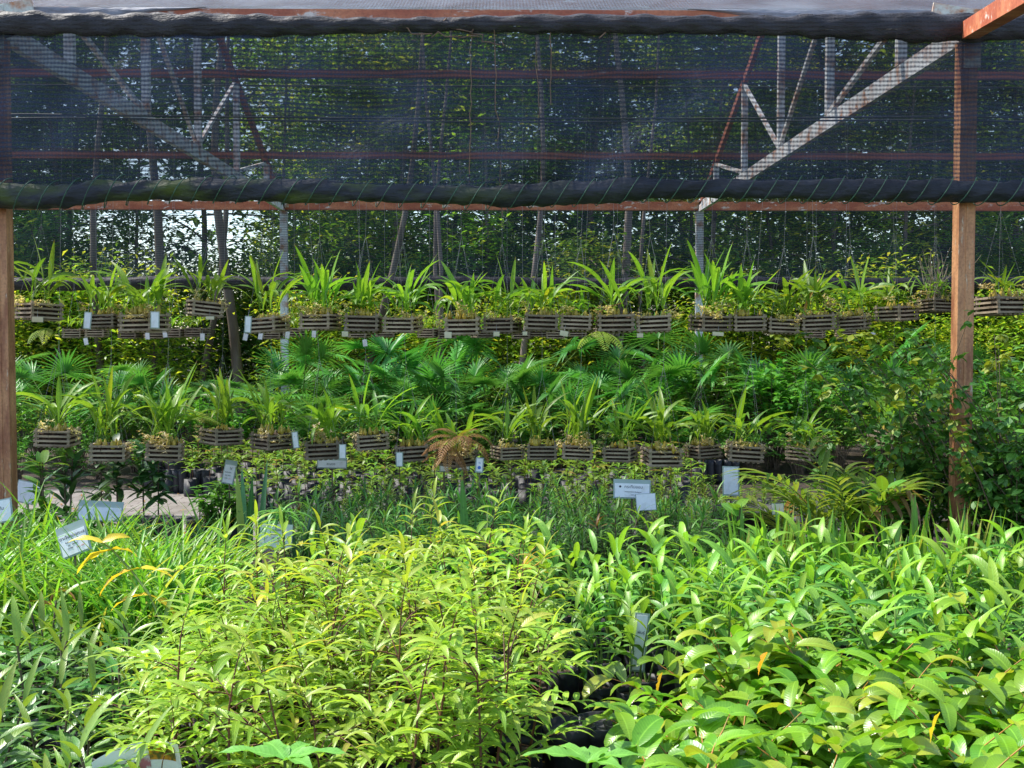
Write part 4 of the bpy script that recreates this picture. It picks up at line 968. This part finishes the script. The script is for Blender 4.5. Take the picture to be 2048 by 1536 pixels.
def trunk(px, Y, w, lab, lean=0, m='barkpale', H=9):
    st = MB(); r = w * Y / F / 2
    ph_ = U(0, 6); pts = [Vector((lean * t + .14 * sin(t * 7 + ph_), .1 * sin(t * 9), H * t)) for t in [i / 10 for i in range(11)]]
    st.tube(pts, [r * (1.1 - .85 * i / 10) for i in range(11)], 9); f = MB()
    for q in range(400): f.leaf(Vector((lean + random.gauss(0, 1.0), random.gauss(0, 1.0), H + random.gauss(0, .9))), U(0, 6.3), U(-.5, .6), .16, .06, .5, 2, 'lance')
    br = []
    thing('tree', lab, "tree", [('trunk', st.mesh('tr', m)), ('crown', f.mesh('cr', 'tree'))], (PX(px, Y), Y, 0))
trunk(1238, 17.6, 20, "tall straight grey trunk standing right of centre behind the far net")
trunk(865, 17.8, 10, "slim pale trunk behind the far net, left one of a close pair")
trunk(888, 18.0, 10, "slim pale trunk behind the far net, right one of a close pair")
trunk(1297, 18.1, 9, "thin pale trunk right of the tall grey trunk")
trunk(1050, 17.9, 14, "forked pale trunk near the centre behind the far hem", .3)
trunk(300, 18.4, 22, "dark thick trunk at left below the tagged baskets", .1, 'bark')
trunk(460, 18.0, 22, "broad dark trunk left of the far left post", -.1, 'bark')
trunk(205, 18.0, 16, "dark trunk at far left behind the baskets", 0, 'bark')
trunk(395, 18.8, 14, "thin dark leaning trunk in the bright gap", .9, 'bark')
trunk(720, 18.4, 16, "dark trunk leaning right behind the far net", 1.5, 'bark')
pass
pass
pass

# ------------------------------------------------------------------ signs
def text_mesh(s, size, m='ink'):
    cu = bpy.data.curves.new("t", 'FONT'); cu.body = s; cu.size = size; cu.align_x = 'CENTER'; cu.align_y = 'CENTER'; cu.extrude = .0004
    o = bpy.data.objects.new("t", cu); COL.objects.link(o); dg = bpy.context.evaluated_depsgraph_get(); dg.update()
    me = bpy.data.meshes.new_from_object(o.evaluated_get(dg)); bpy.data.objects.remove(o); me.materials.clear(); me.materials.append(M[m]); return me
def sign(name, lab, px, py, w, h, Y, tilt, lines=(), stake=True, sl=.008, yaw=0., pitch=-.25, slt=0, cat="sign", m='card'):
    k = Y / F; c = P(px, py, Y); W_, H_ = w * k, h * k
    b = MB(); b.box((0, .004, slt / 2 * k), (W_ + 2 * sl, .003, H_ + 2 * sl + slt * k)); b.cur = 1; b.box((0, 0, 0), (W_, .003, H_))
    r = thing(name, lab, cat, [], c, (pitch, R(tilt), yaw))
    cd_ = obj('card', b.mesh('card', ['sleeve', m], False), r)
    for (s, x, z, sz, mm) in lines:
        o = obj('lettering', text_mesh(s, sz * k, mm), cd_); o.location = (x * k, -.0022, z * k); o.rotation_euler = (pi / 2, 0, 0)
    if stake:
        b = MB(); inv = Euler((pitch, R(tilt), yaw)).to_matrix().transposed()
        b.bar((0, .008, 0), inv @ Vector((0, .02, -c.z - .02)) , .012, .004, (0, 1, 0)); obj('stake', b.mesh('stake', 'woodystem', False), r)
    return r
sign('plant_sign', "tilted laminated white sign with Thai plant name and a red word, in the left grass", 148, 1084, 58, 46, 5.25, -22, (("ตาเจือก/เอทะเล", 0, 14, 9.5, 'ink'), ("ชื่อวิทยาศาสตร์  Scientific", 0, 3.5, 3.6, 'ink'), ("วงศ์    ประโยชน์", -3, -3, 3.6, 'ink'), ("ความสูง", -10, -9, 3.6, 'ink'), ("ราคา  บาท", 12, -12, 4.2, 'redink')), slt=12, yaw=-.1)
sign('plant_sign', "blank white oblong sign beside the dark young trees", 200, 1027, 84, 25, 6.9, 3, slt=10)
sign('plant_sign', "white sign cut by the left picture edge", 4, 1022, 36, 42, 6.2, -12, (("ต้น", 0, 5, 9, 'ink'),))
sign('plant_sign', "white sign on the ground behind the stiff-leaved shrub by the left post", 55, 985, 44, 40, 8.4, 12, stake=True)
sign('plant_sign', "narrow white hanging sign with small print and red word, over the left seedlings", 458, 948, 20, 36, 8.5, 9, (("ไข่", 2, 11, 6, 'ink'), ("ชื่อพื้นเมือง", -2, 3, 3, 'ink'), ("วงศ์  สกุล", -2, -3, 3, 'ink'), ("ราคา", -4, -9, 3, 'ink'), ("บาท", 3, -9.5, 3, 'redink')), slt=8)
sign('plant_sign', "white oblong printed sign below the yellow bulb basket", 664, 928, 56, 14, 8.8, 1, (("ชะมวง", -2, 0, 7, 'ink'),), slt=4)
sign('plant_sign', "blue-white sign with Thai heading rising from the needle-leaved bed", 1264, 981, 70, 28, 7.2, 2, (("กระทืบยอบ", 3, 7, 8.5, 'ink'), ("ชื่อวิทยาศาสตร์ Biophytum", 2, -3, 3.2, 'ink'), ("วงศ์  สกุล", 4, -9, 3.2, 'ink'), ("●", -24, 7, 6, 'ink')), slt=6)
sign('plant_sign', "smaller bluish white card overlapping the lower right of the Thai headed sign", 1292, 1004, 38, 32, 7.12, -3, sl=.004)
sign('plant_sign', "white printed sign under the drooping blue-green palm", 552, 1072, 64, 46, 6.0, 2, (("สาวน้อย", 0, 12, 6, 'ink'), ("ชื่อวิทยาศาสตร์ ประโยชน์", 0, 3, 3.4, 'ink'), ("วงศ์      สกุล", 0, -4, 3.4, 'ink'), ("ราคา  บาท", 8, -11, 3.8, 'redink')), sl=.003)
sign('plant_sign', "white card half covered by the brown fern, left one", 888, 936, 14, 12, 8.4, 0)
sign('plant_sign', "white card half covered by the brown fern, right one", 928, 932, 20, 12, 8.4, 0)
sign('plant_sign', "narrow blue-lettered white tag hanging at the right of the brown fern", 959, 930, 12, 26, 7.7, 5, (("●", 0, -6, 9, 'bluetape'), ("พืช", 0, 4, 4, 'bluetape')), stake=True)
sign('hanging_card', "blank white upright card hanging below a lower basket, left of the feathery palm", 1462, 962, 28, 54, 7.7, 2, stake=True, sl=.01)
sign('plant_sign', "small cream card on a stake left of the feathery palm", 1556, 1018, 22, 20, 6.6, 0, m='cream', sl=.003)
sign('plant_sign', "pale blue card among the stiff blades near the right post", 1840, 1090, 42, 24, 6.3, 6)
sign('plant_sign', "narrow grey-white sign standing between the ginger plants", 1280, 1285, 22, 110, 4.6, 6, (("พันธุ์", 0, 20, 8, 'ink'),), pitch=-.1)
sign('plant_sign', "white card glimpsed behind the feathery palm's right side", 1790, 950, 30, 44, 8.3, 18)
# big bent card at lower left
c = P(272, 1486, 3.05); b = MB()
def bent(i, j):
    a = (j - .5) * 1.5
    return (.16 * sin(a) * 1.05, .13 * (cos(a) - 1) - .05 * i, .012 * cos(a) - .012 - .085 * i)
b.quad_grid(8, 24, bent)
for (u0, u1, v0, v1, mi) in ((.62, .93, .12, .5, 1), (.25, .42, .45, .75, 2), (.5, .62, .35, .8, 2), (.42, .47, .5, .62, 3)):
    b.cur = mi
    def patch(i, j, u0=u0, u1=u1, v0=v0, v1=v1): p = bent(v0 + (v1 - v0) * i, u0 + (u1 - u0) * j); return (p[0], p[1] - .002, p[2] + .001)
    b.quad_grid(4, 8, patch)
M['photo_orange'] = simple("printed_orange_blossom", (.50, .22, .02), (.10, .10, .02), 60, .35, a=.45, b2=.6)
M['photo_pink'] = simple("printed_pink_flower", (.40, .13, .17), (.60, .62, .66), 45, .35, a=.42, b2=.6)
sg = thing('bent_photo_card', "curved white laminated card with printed orange and pink flower pictures, lower left", "sign", [], c, (.45, R(-10), .1))
obj('card', b.mesh('bent', ['card', 'photo_orange', 'photo_pink', 'ink']), sg)
b = MB(); b.bar((0, .03, -.03), (0, .03, -c.z), .014, .004, (0, 1, 0)); obj('stake', b.mesh('stk', 'woodystem', False), sg)
print("COUNTS", N, "objects", len(bpy.data.objects))
